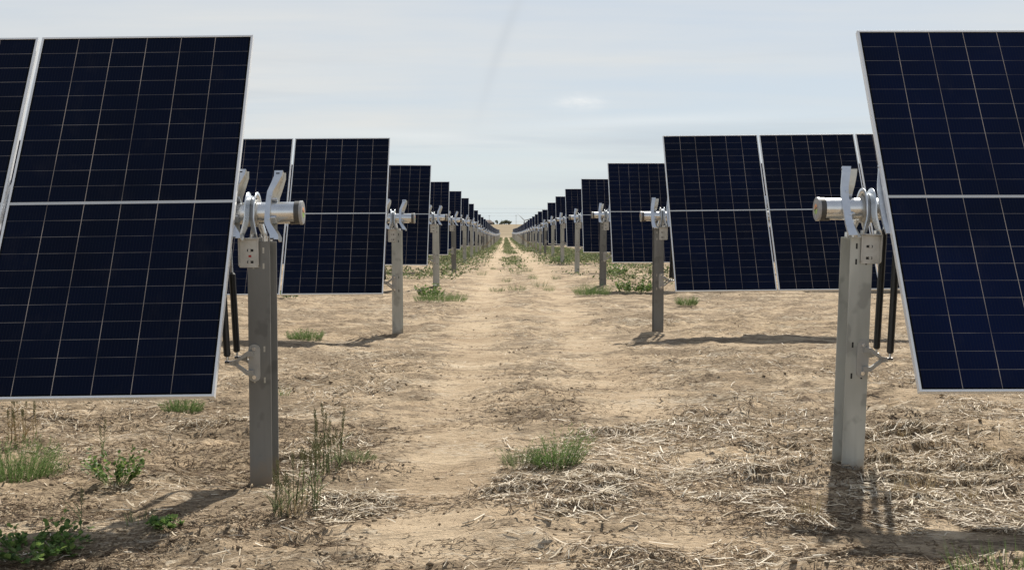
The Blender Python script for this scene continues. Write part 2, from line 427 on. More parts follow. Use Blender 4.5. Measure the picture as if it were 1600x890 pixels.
# ------------------------------------------------------------------ mesh helpers
class MB:
    def __init__(s): s.v = []; s.f = []; s.mi = []; s.sm = []
    def add(s, vs, fs, mi=0, smooth=False, mat=None):
        o = len(s.v)
        if mat is not None: vs = [mat @ Vector(p) for p in vs]
        s.v += [tuple(p) for p in vs]
        for f in fs:
            s.f.append(tuple(i + o for i in f)); s.mi.append(mi); s.sm.append(smooth)
    def box(s, c, d, mi=0, mat=None, bev=0.0):
        x, y, z = d[0] / 2, d[1] / 2, d[2] / 2
        if bev <= 0:
            vs = [(c[0] + i * x, c[1] + j * y, c[2] + k * z) for k in (-1, 1) for j in (-1, 1) for i in (-1, 1)]
            s.add(vs, [(0, 2, 3, 1), (4, 5, 7, 6), (0, 1, 5, 4), (2, 6, 7, 3), (0, 4, 6, 2), (1, 3, 7, 5)], mi, False, mat)
        else:
            b = bev
            ring = lambda xx, yy, zz: [(c[0] + a, c[1] + e, c[2] + zz) for a, e in ((-xx, -yy), (xx, -yy), (xx, yy), (-xx, yy))]
            vs = ring(x - b, y - b, -z) + ring(x, y, -z + b) + ring(x, y, z - b) + ring(x - b, y - b, z)
            fs = [(3, 2, 1, 0), (12, 13, 14, 15)]
            for r in range(3):
                for k in range(4):
                    a = r * 4 + k; e = r * 4 + (k + 1) % 4
                    fs.append((a, e, e + 4, a + 4))
            s.add(vs, fs, mi, False, mat)
    def tube(s, p0, p1, r0, r1=None, n=20, mi=0, caps=True, smooth=True, mat=None):
        r1 = r0 if r1 is None else r1
        p0, p1 = Vector(p0), Vector(p1)
        d = (p1 - p0).normalized()
        a = d.orthogonal().normalized(); b = d.cross(a)
        vs = []
        for p, r in ((p0, r0), (p1, r1)):
            for k in range(n):
                t = 2 * math.pi * k / n
                vs.append(p + (a * math.cos(t) + b * math.sin(t)) * r)
        fs = [(k, (k + 1) % n, n + (k + 1) % n, n + k) for k in range(n)]
        s.add(vs, fs, mi, smooth, mat)
        if caps:
            s.add(vs[:n], [tuple(range(n - 1, -1, -1))], mi, False, mat)
            s.add(vs[n:], [tuple(range(n))], mi, False, mat)
    def prism(s, pts, y0, y1, mi=0, mat=None):
        """polygon given in x,z pushed from y0 to y1"""
        n = len(pts)
        vs = [(p[0], y0, p[1]) for p in pts] + [(p[0], y1, p[1]) for p in pts]
        fs = [tuple(range(n - 1, -1, -1)), tuple(range(n, 2 * n))]
        fs += [(k, (k + 1) % n, n + (k + 1) % n, n + k) for k in range(n)]
        s.add(vs, fs, mi, False, mat)
    def strip(s, left, right, mi=0, smooth=False, mat=None):
        n = len(left)
        s.add(list(left) + list(right), [(k, k + 1, n + k + 1, n + k) for k in range(n - 1)], mi, smooth, mat)
    def shell(s, thick):
        me = bpy.data.meshes.new("shell"); me.from_pydata(s.v, [], s.f)
        me.polygons.foreach_set("material_index", s.mi); me.polygons.foreach_set("use_smooth", s.sm)
        bm = bmesh.new(); bm.from_mesh(me)
        bmesh.ops.remove_doubles(bm, verts=bm.verts, dist=1e-5)
        bmesh.ops.recalc_face_normals(bm, faces=bm.faces)
        bmesh.ops.solidify(bm, geom=bm.faces[:], thickness=thick)
        bm.verts.ensure_lookup_table(); bm.verts.index_update()
        s.v = [tuple(v.co) for v in bm.verts]; s.f = [tuple(v.index for v in f.verts) for f in bm.faces]
        s.mi = [f.material_index for f in bm.faces]; s.sm = [f.smooth for f in bm.faces]
        bm.free(); bpy.data.meshes.remove(me)
    def merge(s, o):
        k = len(s.v); s.v += o.v; s.f += [tuple(i + k for i in f) for f in o.f]; s.mi += o.mi; s.sm += o.sm
    def mesh(s, name, mats):
        me = bpy.data.meshes.new(name)
        me.from_pydata(s.v, [], s.f)
        for m in mats: me.materials.append(m)
        me.polygons.foreach_set("material_index", s.mi)
        me.polygons.foreach_set("use_smooth", s.sm)
        me.update()
        return me


def obj(name, me, parent=None, loc=(0, 0, 0), rot=(0, 0, 0), mat4=None):
    o = bpy.data.objects.new(name, me)
    COL.objects.link(o)
    if parent is not None: o.parent = parent
    o.location = loc; o.rotation_euler = rot
    if mat4 is not None: o.matrix_local = mat4
    return o


def tag(o, label=None, cat=None, group=None, kind=None):
    if label: o["label"] = label
    if cat: o["category"] = cat
    if group: o["group"] = group
    if kind: o["kind"] = kind
    return o


def np_mesh(name, V, Fq, mats, smooth=False):
    me = bpy.data.meshes.new(name)
    me.vertices.add(len(V)); me.vertices.foreach_set("co", np.ascontiguousarray(V, dtype=np.float32).ravel())
    k = Fq.shape[1]
    me.loops.add(Fq.size); me.loops.foreach_set("vertex_index", np.ascontiguousarray(Fq, dtype=np.int32).ravel())
    me.polygons.add(len(Fq))
    me.polygons.foreach_set("loop_start", np.arange(0, Fq.size, k, dtype=np.int32))
    me.polygons.foreach_set("loop_total", np.full(len(Fq), k, dtype=np.int32))
    if smooth: me.polygons.foreach_set("use_smooth", np.ones(len(Fq), dtype=bool))
    for m in mats: me.materials.append(m)
    me.update(calc_edges=True)
    me.validate()
    return me


# ------------------------------------------------------------------ ground sheet
def axis(fine, lim, step, grow, far):
    a = [0.0]
    while a[-1] < far:
        a.append(a[-1] + max(step, (a[-1] - fine) * grow + step))
    return np.array(a)


ys = [-300, -150, -80, -40, -20, -10, -5, -2, 0, 1.5, 2.5, 3.2, 3.8, 4.2]
y = 4.4
while y < 9000:
    ys.append(y); y += max(0.032, 0.0065 * y if y < 60 else 0.016 * y)
ys = np.array(ys)
xp = axis(3.6, 0, 0.036, 0.030, 4000)
xs = np.concatenate([-xp[:0:-1], xp])
XX, YY = np.meshgrid(xs, ys)
ZZ = G(XX, YY)
V = np.stack([XX.ravel(), YY.ravel(), ZZ.ravel()], 1)
nr, nc = XX.shape
i = np.arange((nr - 1) * (nc - 1)); r, c = i // (nc - 1), i % (nc - 1)
a = r * nc + c
Fq = np.stack([a, a + 1, a + nc + 1, a + nc], 1)
ground = obj("ground", np_mesh("ground", V, Fq, [M["ground"]], True))
tag(ground, "pale sandy soil littered with straw, running out to dry fields", "ground", kind="structure")

# ------------------------------------------------------------------ tracker parts
TILT = math.radians(60.5)
SL = Vector((0, math.cos(TILT), math.sin(TILT)))     # up the slope of the modules, away from the camera
NN = Vector((0, -math.sin(TILT), math.cos(TILT)))    # module normal
PB = Matrix(((1, 0, 0), (0, SL.y, NN.y), (0, SL.z, NN.z))).to_4x4()   # module axes: x across, y up slope, z normal
TUBE_R = 0.0635
PANEL_OFF = 0.125
GAP = 0.024
DROP = 0.165          # post top below the tube axis

ME = {}


def build_meshes():
    # laminate
    b = MB(); b.box((0, 0, 0.013), (PW - 0.018, PL - 0.018, 0.006), 0)
    me = b.mesh("solar_panel", [M["cells"], M["backsheet"]])
    for p in me.polygons:
        if p.normal.z < 0.5: p.material_index = 1
    ME["panel"] = me
    # frame: face lip, outer wall, groove line
    b = MB(); t = 0.0135; hx, hy = PW / 2, PL / 2; hgt = 0.035
    for sx in (-1, 1):
        b.box((sx * (hx - t / 2), 0, 0.0), (t, PL, hgt), 0, bev=0.0012)
        b.box((sx * (hx - t - 0.009), 0, -hgt / 2 + 0.0012), (0.018, PL - 2 * t, 0.0024), 0)
    for sy in (-1, 1):
        b.box((0, sy * (hy - t / 2), 0.0), (PW - 2 * t, t, hgt - 0.0006), 0, bev=0.0012)
        b.box((0, sy * (hy - t - 0.009), -hgt / 2 + 0.0012), (PW - 2 * t, 0.018, 0.0022), 0)
    ME["frame"] = b.mesh("frame", [M["alu"]])
    # far panel: laminate and frame in one
    b = MB(); b.box((0, 0, 0.0), (PW, PL, 0.033), 1); b.box((0, 0, 0.014), (PW - 0.022, PL - 0.022, 0.008), 0)
    ME["far_panel"] = b.mesh("solar_panel", [M["cells"], M["alu"]])
    # post: wide-flange beam, origin at its top
    for nm in ("post_light", "post_dark"):
        b = MB(); L = 2.6; fw, ft, dp = 0.128, 0.009, 0.205
        for sy in (-1, 1):
            b.box((0, sy * (dp - ft) / 2, -L / 2), (fw, ft, L), 0, bev=0.0015)
        b.box((0, 0, -L / 2 - 0.001), (0.007, dp - 2 * ft, L - 0.002), 0)
        for zz in (0.05, 0.14, 0.62, 0.80):
            for sx in (0.028, -0.03):
                b.box((sx, -dp / 2 + 0.0005, -zz), (0.010, 0.003, 0.032), 1)
        ME[nm] = b.mesh("post", [M[nm], M["hole"] if nm == "post_light" else M["slot_lit"]])
    # bearing bracket, offset outward; sd = side the modules run to
    for sd in (-1, 1):
        b = MB(); x0 = sd * 0.052
        for sy in (-1, 1):
            yy = sy * (0.205 / 2 + 0.004)
            zt = -0.150
            # slotted plate, folded side flange and a top fold
            b.box((x0, yy, zt - 0.082), (0.112, 0.007, 0.164), 0, bev=0.0015)
            for k in (-1, 1):
                b.add([(x0 + k * 0.056, yy - sy * 0.002, zt - 0.164), (x0 + k * 0.056, yy + sy * 0.034 * (1 if k == sd else .45), zt - 0.150),
                       (x0 + k * 0.056, yy + sy * 0.040 * (1 if k == sd else .5), zt + 0.004), (x0 + k * 0.056, yy - sy * 0.002, zt + 0.004),
                       (x0 + k * 0.051, yy - sy * 0.002, zt - 0.164), (x0 + k * 0.051, yy + sy * 0.034 * (1 if k == sd else .45), zt - 0.150),
                       (x0 + k * 0.051, yy + sy * 0.040 * (1 if k == sd else .5), zt + 0.004), (x0 + k * 0.051, yy - sy * 0.002, zt + 0.004)],
                      [(0, 1, 2, 3), (7, 6, 5, 4), (0, 4, 5, 1), (1, 5, 6, 2), (2, 6, 7, 3), (3, 7, 4, 0)], 0)
            b.box((x0, yy + sy * 0.018, zt + 0.004), (0.107, 0.036, 0.006), 0, bev=0.001)
            for zz in (0.065, 0.132):
                b.box((x0 - sd * 0.006, yy + sy * 0.0030, zt - zz), (0.036, 0.004, 0.015), 2, bev=0.0012)
                b.tube((x0 - sd * 0.002, yy, zt - zz), (x0 - sd * 0.002, yy + sy * 0.011, zt - zz), 0.0085, n=6, mi=0, smooth=False)
        # strap: inverted U over the tube, with ribbed edges that splay at the feet
        path = []
        for k in range(6):
            t = k / 5; path.append((-(0.122 - 0.030 * t), -0.146 + t * 0.146))
        R = 0.092
        for k in range(1, 16):
            t = math.pi * k / 16; path.append((-R * math.cos(t), R * math.sin(t) * 1.08))
        for k in range(6):
            t = 1 - k / 5; path.append(((0.122 - 0.030 * t), -0.146 + t * 0.146))
        n = len(path)
        nor = []
        for k in range(n):
            p, q_ = path[max(k - 1, 0)], path[min(k + 1, n - 1)]
            dy, dz = q_[0] - p[0], q_[1] - p[1]; l = math.hypot(dy, dz)
            nor.append((-dz / l, dy / l))
        # a bent channel: two ribs that stand off the web, close together up top, splayed at the feet
        sb = MB(); rib = 0.024
        def prof(k):
            z = path[k][1]
            return 0.026 + 0.026 * max(0, min(1, (-z - 0.03) / 0.11)) ** 1.2
        for fx in (-1, 1):
            o_, i_, w_ = [], [], []
            for k in range(n):
                w = prof(k); y_, z_ = path[k]; ny, nz = nor[k]
                low = max(0, min(1, (-z_ - 0.02) / 0.12))
                o_.append((x0 + fx * w, y_ + ny * rib, z_ + nz * rib))
                i_.append((x0 + fx * (w - 0.004 * low), y_, z_))
                w_.append((x0 + fx * (w * 0.02 + low * (w - 0.020)), y_ - ny * 0.004, z_ - nz * 0.004))
            sb.strip(o_, i_, 0, True); sb.strip(i_, w_, 0, True)
        sb.shell(0.004)
        for k in range(len(sb.mi)): sb.mi[k] = 3
        b.merge(sb)
        # polymer liner round the tube, and the foot bolts
        b.tube((x0 - 0.034, 0, 0), (x0 + 0.034, 0, 0), 0.079, n=32, mi=0, smooth=True)
        for sy in (-1, 1):
            b.tube((x0 + 0.02, sy * 0.118, -0.142), (x0 + 0.02, sy * 0.118, -0.122), 0.011, n=6, mi=1, smooth=False)
            b.tube((x0 - 0.085 * sd, sy * 0.07, -0.163), (x0 - 0.085 * sd, sy * 0.07, -0.135), 0.016, n=10, mi=1)
        ME["bearing", sd] = b.mesh("bearing_bracket", [M["galv_dull"], M["galv"], M["hole"], M["strap"]])
        # damper bracket
        zc = -0.70
        for sy in (-1, 1):
            b = MB()
            yy = sy * (0.205 / 2 + 0.004)
            xa = sd * 0.030
            # rounded plate
            pts = []
            for k in range(9): t = math.pi * k / 8; pts.append((xa + 0.034 * math.cos(t), zc + 0.078 + 0.030 * math.sin(t)))
            for k in range(9): t = math.pi + math.pi * k / 8; pts.append((xa + 0.034 * math.cos(t), zc - 0.078 + 0.030 * math.sin(t)))
            b.prism(pts, yy - 0.004, yy + 0.004, 0)
            px, pz = sd * 0.165, zc + 0.002
            for k in (-1, 1):
                za = zc + k * 0.055
                b.prism([(xa, za - 0.016), (xa, za + 0.016), (sd * 0.070, za + 0.013), (px - sd * 0.035, pz + k * 0.010 + 0.010), (px - sd * 0.035, pz + k * 0.010 - 0.010), (sd * 0.070, za - 0.013)][::1 if sd > 0 else -1],
                        yy + sy * 0.0042, yy + sy * 0.030, 0)
                b.tube((xa, yy, zc + k * 0.082), (xa, yy + sy * 0.013, zc + k * 0.082), 0.012, n=8, mi=1, smooth=False)
            b.prism([(px - sd * 0.045, pz - 0.021), (px - sd * 0.045, pz + 0.021), (px + sd * 0.004, pz + 0.011), (px + sd * 0.004, pz - 0.011)][::1 if sd > 0 else -1], yy + sy * 0.006, yy + sy * 0.022, 0)
            b.tube((px - sd * 0.01, yy + sy * 0.014, pz), (px + sd * 0.032, yy + sy * 0.014, pz), 0.009, n=8, mi=1)
            ME["damper_bracket", sd, sy] = b.mesh("damper_bracket", [M["bracket"], M["chrome"]])
        # damper: body, built from its lower pivot
        for (k, body, top) in ((0, 0.50, 0.78), (1, 0.74, 0.80)):
            b = MB(); d = Vector((sd * 0.055, 0.03, 1)).normalized()
            o = Vector((0, 0, 0))
            b.tube(o + d * 0.045, o + d * body, 0.020, n=16)
            b.tube(o + d * 0.035, o + d * 0.0452, 0.013, 0.020, n=16)
            b.tube(o + d * body, o + d * (body + 0.012), 0.020, 0.011, n=16)
            ME["damper", sd, k] = b.mesh("damper", [M["rubber"]])
            b = MB()
            b.tube(o - d * 0.006, o + d * top, 0.0075, n=10)
            b.tube(o + Vector((-0.014, 0, 0)), o + Vector((0.014, 0, 0)), 0.013, n=12)
            ME["damper_rod", sd, k] = b.mesh("rod", [M["chrome"]])
        # the arm on the tube the dampers pull on
        b = MB(); xa = sd * 0.205
        b.box((xa, 0, -0.05), (0.03, 0.30, 0.035), 0, bev=0.002)
        b.tube((xa - 0.012, 0, 0), (xa + 0.012, 0, 0), TUBE_R + 0.012, n=28)
        ME["damper_arm", sd] = b.mesh("damper_arm", [M["galv"]])
        # torque tube with its cap
        for nm, Lt in (("tube", 6 * (PW + GAP) + 0.55), ("far_tube", 3 * (PW + GAP) + 0.5)):
            b = MB(); xe = -sd * 0.225
            seg = 40 if nm == "tube" else 14
            b.tube((xe, 0, 0), (xe + sd * Lt, 0, 0), TUBE_R, n=seg)
            ME[nm, sd] = b.mesh("torque_tube", [M["galv"]])
        b = MB(); xe = -sd * 0.235
        b.tube((xe + sd * 0.040, 0, 0), (xe + sd * 0.010, 0, 0), TUBE_R + 0.0040, n=40, mi=0)
        b.tube((xe + sd * 0.010, 0, 0), (xe - sd * 0.004, 0, 0), TUBE_R + 0.0065, n=40, mi=1)
        b.tube((xe - sd * 0.004, 0, 0), (xe - sd * 0.0075, 0, 0), TUBE_R + 0.0065, TUBE_R + 0.002, n=40, mi=1)
        # tongue of the cap that clips under the tube
        pts = [(xe + sd * 0.04, 0), (xe + sd * 0.075, 0), (xe + sd * 0.055, 0)]
        for k in range(6):
            t = math.radians(-120 + k * 10); t2 = math.radians(-120 + (k + 1) * 10)
            rr = TUBE_R + 0.0045
            q = [(xe + sd * 0.042, rr * math.cos(t), rr * math.sin(t)), (xe + sd * 0.042, rr * math.cos(t2), rr * math.sin(t2)),
                 (xe + sd * 0.068, rr * math.cos(t2), rr * math.sin(t2)), (xe + sd * 0.068, rr * math.cos(t), rr * math.sin(t))]
            b.add(q, [(0, 1, 2, 3)], 0, True)
        ME["cap", sd] = b.mesh("end_cap", [M["cap"], M["cap_face"]])
        b = MB(); b.tube((-sd * 0.0012, 0, 0), (sd * 0.0005, 0, 0), 0.031, n=28)
        ME["sticker", sd] = b.mesh("sticker", [M["sticker"]])
    for sd in (-1, 1):
     build_rail(sd)
    b = MB(); b.box((0, 0, 0), (0.016, 0.002, 0.013), 0)
    ME["tag"] = b.mesh("red_tag", [M["red"]])


def build_rail(sd):
    # module rail (same hand on both sides): front flange, web, back flange, in module axes
    b = MB()
    S = [-0.222, -0.190, -0.150, -0.105, -0.05, 0.05, 0.105, 0.150, 0.200, 0.238]
    xo = [0.058, 0.052, 0.030, 0.006, 0.0, 0.0, 0.005, 0.026, 0.046, 0.048]
    fw = [0.048, 0.048, 0.042, 0.034, 0.030, 0.030, 0.034, 0.040, 0.046, 0.050]
    zf = [0.106, 0.106, 0.100, 0.092, 0.090, 0.090, 0.092, 0.100, 0.106, 0.106]
    zb = [0.078, 0.064, 0.040, 0.012, -0.005, -0.005, 0.012, 0.040, 0.064, 0.078]
    bf = [0.012, 0.016, 0.022, 0.026, 0.026, 0.026, 0.026, 0.022, 0.016, 0.012]
    if sd > 0:
        xo = [0.006, 0.0, -0.004, -0.004, -0.004, -0.002, 0.004, 0.012, 0.022, 0.028]
        fw = [0.046, 0.042, 0.038, 0.036, 0.036, 0.036, 0.038, 0.040, 0.042, 0.046]
        bf = [0.030, 0.034, 0.038, 0.040, 0.030, 0.030, 0.046, 0.050, 0.050, 0.048]
    n = len(S)
    c0 = [(xo[k] - fw[k] / 2, S[k], zf[k]) for k in range(n)]
    c1 = [(xo[k] + fw[k] / 2, S[k], zf[k]) for k in range(n)]
    c2 = [(xo[k] + fw[k] / 2, S[k], zb[k]) for k in range(n)]
    c3 = [(xo[k] + fw[k] / 2 + bf[k], S[k], zb[k]) for k in range(n)]
    c4 = [(xo[k] - fw[k] / 2, S[k], zf[k] - 0.012) for k in range(n)]
    b.strip(c4, c0); b.strip(c0, c1); b.strip(c1, c2, 2); b.strip(c2, c3, 2)
    b.shell(0.0035)
    # feet that grip the tube
    for sg in (-1, 1):
        b.box((0.028, sg * 0.062, 0.045), (0.034, 0.010, 0.07), 0, bev=0.002)
        b.tube((0.012, sg * 0.078, 0.085), (0.012, sg * 0.078, 0.099), 0.010, n=6, mi=0, smooth=False)
    for sg in (-1, 1):
        b.box((0.044 if sd < 0 else 0.0, sg * 0.218, 0.1065), (0.020, 0.007, 0.002), 1)
    ME["rail", sd] = b.mesh("mounting_rail", [M["rail"], M["hole"], M["rail_web"]])


build_meshes()

ORD = ["", "nearest", "second", "third", "fourth", "fifth", "sixth", "seventh", "eighth", "ninth", "tenth", "eleventh", "twelfth"]
GROUP = "solar tracker rows along the dirt track"


def tracker(sd, row, x, y, tz, roll, detail, post_mat, lean=0.0, yaw=0.0):
    gz = g1(x, y)
    tj = random.uniform(-0.5, 0.5) if row > 2 else 0.0
    root = obj("solar_tracker", None, None, (x, y, gz))
    root.empty_display_size = 0.3
    H = tz - gz
    R = Matrix.Rotation(math.radians(yaw), 4, "Z") @ Matrix.Rotation(math.radians(roll), 4, "Y")
    T = Matrix.Translation((0, 0, H)) @ R
    Lx = Matrix.Rotation(math.radians(lean), 4, "Y")
    PT = Matrix.Translation((0, 0, H - DROP)) @ Lx
    obj("post", ME[post_mat], root, mat4=PT)
    full = detail >= 2
    np_ = 6 if detail >= 1 else 3
    edge = sd * 0.125
    if np_ == 6:
        xo = sd * (5 * (PW + GAP) + 0.18)
        p = T @ Vector((xo, 0, 0))
        obj("post", ME[post_mat], root, (p.x, p.y, p.z - 0.072))
    tb = obj("torque_tube", ME["tube" if detail >= 1 else "far_tube", sd], root, mat4=T)
    if detail >= 1:
        obj("end_cap", ME["cap", sd], tb)
        if full: obj("sticker", ME["sticker", sd], tb, (-sd * 0.2425, 0, 0.0))
        obj("bearing_bracket", ME["bearing", sd], root, mat4=Matrix.Translation((0, 0, H)) @ Lx)
        for sy in (-1, 1): obj("damper_bracket", ME["damper_bracket", sd, sy], root, mat4=PT)
        obj("damper_arm", ME["damper_arm", sd], root, mat4=T)
        for sy in (-1, 1):
            k = 0 if sd < 0 else 1
            p = PT @ Vector((sd * 0.182, sy * (0.205 / 2 + 0.018), -0.698))
            d_ = obj("damper", ME["damper", sd, k], root, p)
            obj("rod", ME["damper_rod", sd, k], d_)
        TB = T @ Matrix.Rotation(math.radians(tj), 4, "X") @ PB
        obj("mounting_rail", ME["rail", sd], root, mat4=TB @ Matrix.Translation((-0.082 if sd > 0 else 0.048, 0, -0.02)))
        for k in range(np_):
            xr = edge + sd * (k * (PW + GAP) + (0.02 if k == 0 else -GAP / 2))
            obj("mounting_rail", ME["rail", sd], root, mat4=TB @ Matrix.Translation((xr - 0.02, 0, 0)))
    else:
        TB = T @ Matrix.Rotation(math.radians(tj), 4, "X") @ PB
        obj("mounting_rail", ME["rail", sd], root, mat4=TB @ Matrix.Translation((-sd * 0.04, 0, -0.02)))
    for k in range(np_):
        xc = edge + sd * (PW / 2 + k * (PW + GAP))
        jit = Matrix.Rotation(math.radians(random.uniform(-0.12, 0.12)), 4, "Y") if k else Matrix.Identity(4)
        mm = TB @ Matrix.Translation((xc, 0, PANEL_OFF)) @ jit
        if detail >= 1:
            pn = obj("solar_panel", ME["panel"], root, mat4=mm)
            f_ = random.uniform(0.25, 0.6) if not (row == 1 and sd > 0) else 1.0
            pn.color = (f_, f_, f_, 1)       # how strongly this module's cells are tinted blue
            obj("frame", ME["frame"], pn)
        else:
            obj("solar_panel", ME["far_panel"], root, mat4=mm)
    if row == 1 and sd < 0:
        q = PT @ Vector((sd * 0.052 + 0.004, -0.205 / 2 - 0.0085, 0.015 - 0.098))
        obj("red_tag", ME["tag"], root, q)
    side = "left" if sd < 0 else "right"
    extra = {(-1, 1): "on dark grey post with red tag",
             (1, 1): "on pale stained post casting its shadow forward",
             (-1, 2): "its pale post standing clear",
             (1, 2): "on dark post rising from a mound",
             (-1, 3): "weeds at its post's foot",
             (1, 3): "post rising out of leafy weeds"}.get((sd, row))
    if row <= 12:
        lab = f"{ORD[row]} row of navy solar panels {side} of the dirt track"
        if extra: lab = f"{ORD[row]} solar panel row {side} of the track, {extra}"
        elif row > 3: lab = f"{ORD[row]} row of solar panels from the front, {side} of the dirt track"
    else:
        lab = f"far-off thin row of solar panels {side} of the track, beyond the twelfth row"
    tag(root, lab, "solar tracker", GROUP if row <= 12 else f"far-off solar rows {side} of the track")
    return root


zl = [0.071, 0.094, 0.165, 0.150, 0.128, 0.085, 0.0, -0.13, -0.24]
zr = [0.095, 0.122, 0.215, 0.225, 0.210, 0.158, 0.05, -0.06, -0.19]
FARL = np.array([(58, -.05), (64.6, -.18), (71, -.29), (79, -.43), (95, -.62), (114, -.85), (167, -1.41), (219, -1.77), (284, -2.15), (335, -2.3)])
FARR = np.array([(76, -.19), (112, -.6), (133, -.86), (163, -1.13), (207, -1.53), (307, -2.06), (335, -2.25)])
NROWS = 38
for k in range(NROWS):
    row = k + 1
    yl = [6.75, 15.45, 24.1, 32.7][k] if k < 4 else 32.7 + (k - 3) * 8.62
    yr = [6.72, 15.45, 24.1, 32.6][k] if k < 4 else 32.6 + (k - 3) * 8.62
    for sd in (-1, 1):
        yy = yl if sd < 0 else yr
        FR = FARL if sd < 0 else FARR
        zt = (zl if sd < 0 else zr)[k] if k < 7 else float(np.interp(yy, FR[:, 0], FR[:, 1]))
        x = (-1.42 if sd < 0 else 2.055) if k == 0 else (-1.445 if sd < 0 else 2.055) + (random.uniform(-.02, .02) if k > 2 else 0)
        roll = {(-1, 0): -0.72, (1, 0): -0.12, (-1, 1): -0.35, (1, 1): -0.6}.get((sd, k), random.uniform(-.35, .35))
        lean = {(1, 0): 1.5, (-1, 0): 0.0}.get((sd, k), random.uniform(-.4, .4))
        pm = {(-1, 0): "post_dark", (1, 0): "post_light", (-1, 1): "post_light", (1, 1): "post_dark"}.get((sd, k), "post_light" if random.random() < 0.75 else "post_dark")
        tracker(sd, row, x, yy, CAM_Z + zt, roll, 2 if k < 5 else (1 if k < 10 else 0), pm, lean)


# ------------------------------------------------------------------ straw litter
def ground_at(px, py):
    """where the pixel's ray meets the ground"""
    Ys = np.geomspace(3.0, 400, 1500)
    d = RM @ Vector(((px - 800) / F, (445 - py) / F, -1)); d = d / d.y
    zz_ = G(d.x * Ys, Ys); k = int(np.argmax(CAM_Z + d.z * Ys < zz_))
    lo, hi = Ys[max(k - 1, 0)], Ys[k]
    for _ in range(16):
        mid = (lo + hi) / 2
        if CAM_Z + d.z * mid < g1(d.x * mid, mid): hi = mid
        else: lo = mid
    return Vector((d.x * hi, hi, g1(d.x * hi, hi)))


# straw drifts: where they lie in the field and how far they spread
CLP = [(880, 765, 95, 40, 1.0), (830, 745, 50, 30, .6), (960, 705, 80, 26, .9), (1050, 680, 110, 22, .8), (1140, 745, 80, 30, .8), (1500, 760, 120, 50, 1.0),
       (1400, 705, 110, 35, .7), (1260, 690, 90, 30, .8), (1560, 650, 70, 22, .8), (520, 700, 55, 30, .7), (550, 785, 55, 25, .8), (450, 735, 40, 20, .6),
       (530, 605, 90, 12, .7), (590, 570, 70, 9, .9), (990, 870, 50, 12, .15), (1120, 880, 60, 16, .3), (250, 750, 80, 16, .2), (40, 655, 70, 22, .6),
       (200, 680, 110, 24, .25), (1390, 585, 90, 10, .9), (1240, 578, 70, 7, .5), (700, 484, 60, 6, .8), (330, 655, 70, 14, .6), (1230, 800, 60, 25, .7),
       (1180, 645, 90, 14, .5), (1380, 800, 50, 25, .7), (600, 545, 60, 8, .5), (820, 520, 60, 6, .4), (1000, 500, 80, 6, .5), (1150, 560, 80, 8, .4), (480, 640, 70, 14, .5)]
CLUST = []
for (px, py, rx, ry, am) in CLP:
    p_ = ground_at(px, py); pn = ground_at(px, py + ry)
    CLUST.append((p_.x, p_.y, rx * p_.y / F, max(0.12, abs(p_.y - pn.y)), am * 0.5, rx * ry * am))


BARE = []
for (px, py, rx, ry) in [(700, 860, 200, 50), (900, 840, 150, 22), (1050, 830, 120, 18), (120, 720, 160, 20), (640, 700, 90, 60), (1330, 865, 60, 14), (1450, 850, 150, 20), (200, 870, 120, 25), (395, 762, 46, 20), (1331, 734, 44, 14), (290, 800, 110, 40), (60, 800, 90, 40), (1350, 765, 50, 30), (1520, 850, 120, 30)]:
    p_ = ground_at(px, py); pn = ground_at(px, py - ry)
    BARE.append((p_.x, p_.y, rx * p_.y / F, max(0.12, abs(pn.y - p_.y))))


def density(x, y):
    n = fbm(x * 0.9 + 4, y * 1.6 + 2, 3, 101)
    n2 = fbm(x * 3.5, y * 5.0, 2, 131)
    d = np.clip((n - 0.44) * 4.5, 0, 1) * (0.35 + 0.65 * np.clip((n2 - 0.35) * 3, 0, 1)) * (0.26 + 0.22 * np.clip((x - 0.8) / 1.5, 0, 1)) + 0.035
    for (cx, cy, sx, sy, a, _n) in CLUST:
        d = d + a * np.exp(-((x - cx) / sx) ** 2 - ((y - cy) / sy) ** 2) * (0.25 + 1.0 * np.clip((n2 - 0.3) * 3, 0, 1))
    for (cx, cy, sx, sy) in BARE:
        d = d * (1 - 0.85 * np.exp(-((x - cx) / sx) ** 2 - ((y - cy) / sy) ** 2))
    d = d * (1 - 0.86 * track_mask(x, y))
    return np.clip(d, 0, 1)


def scatter(n, y0, y1, spread, dens, seed):
    rg = np.random.default_rng(seed)
    u = rg.random(n)
    yy = 1 / (1 / y0 + (1 / y1 - 1 / y0) * u)
    xx = (rg.random(n) * 2 - 1) * spread * yy
    keep = rg.random(n) < dens(xx, yy)
    return xx[keep], yy[keep], rg


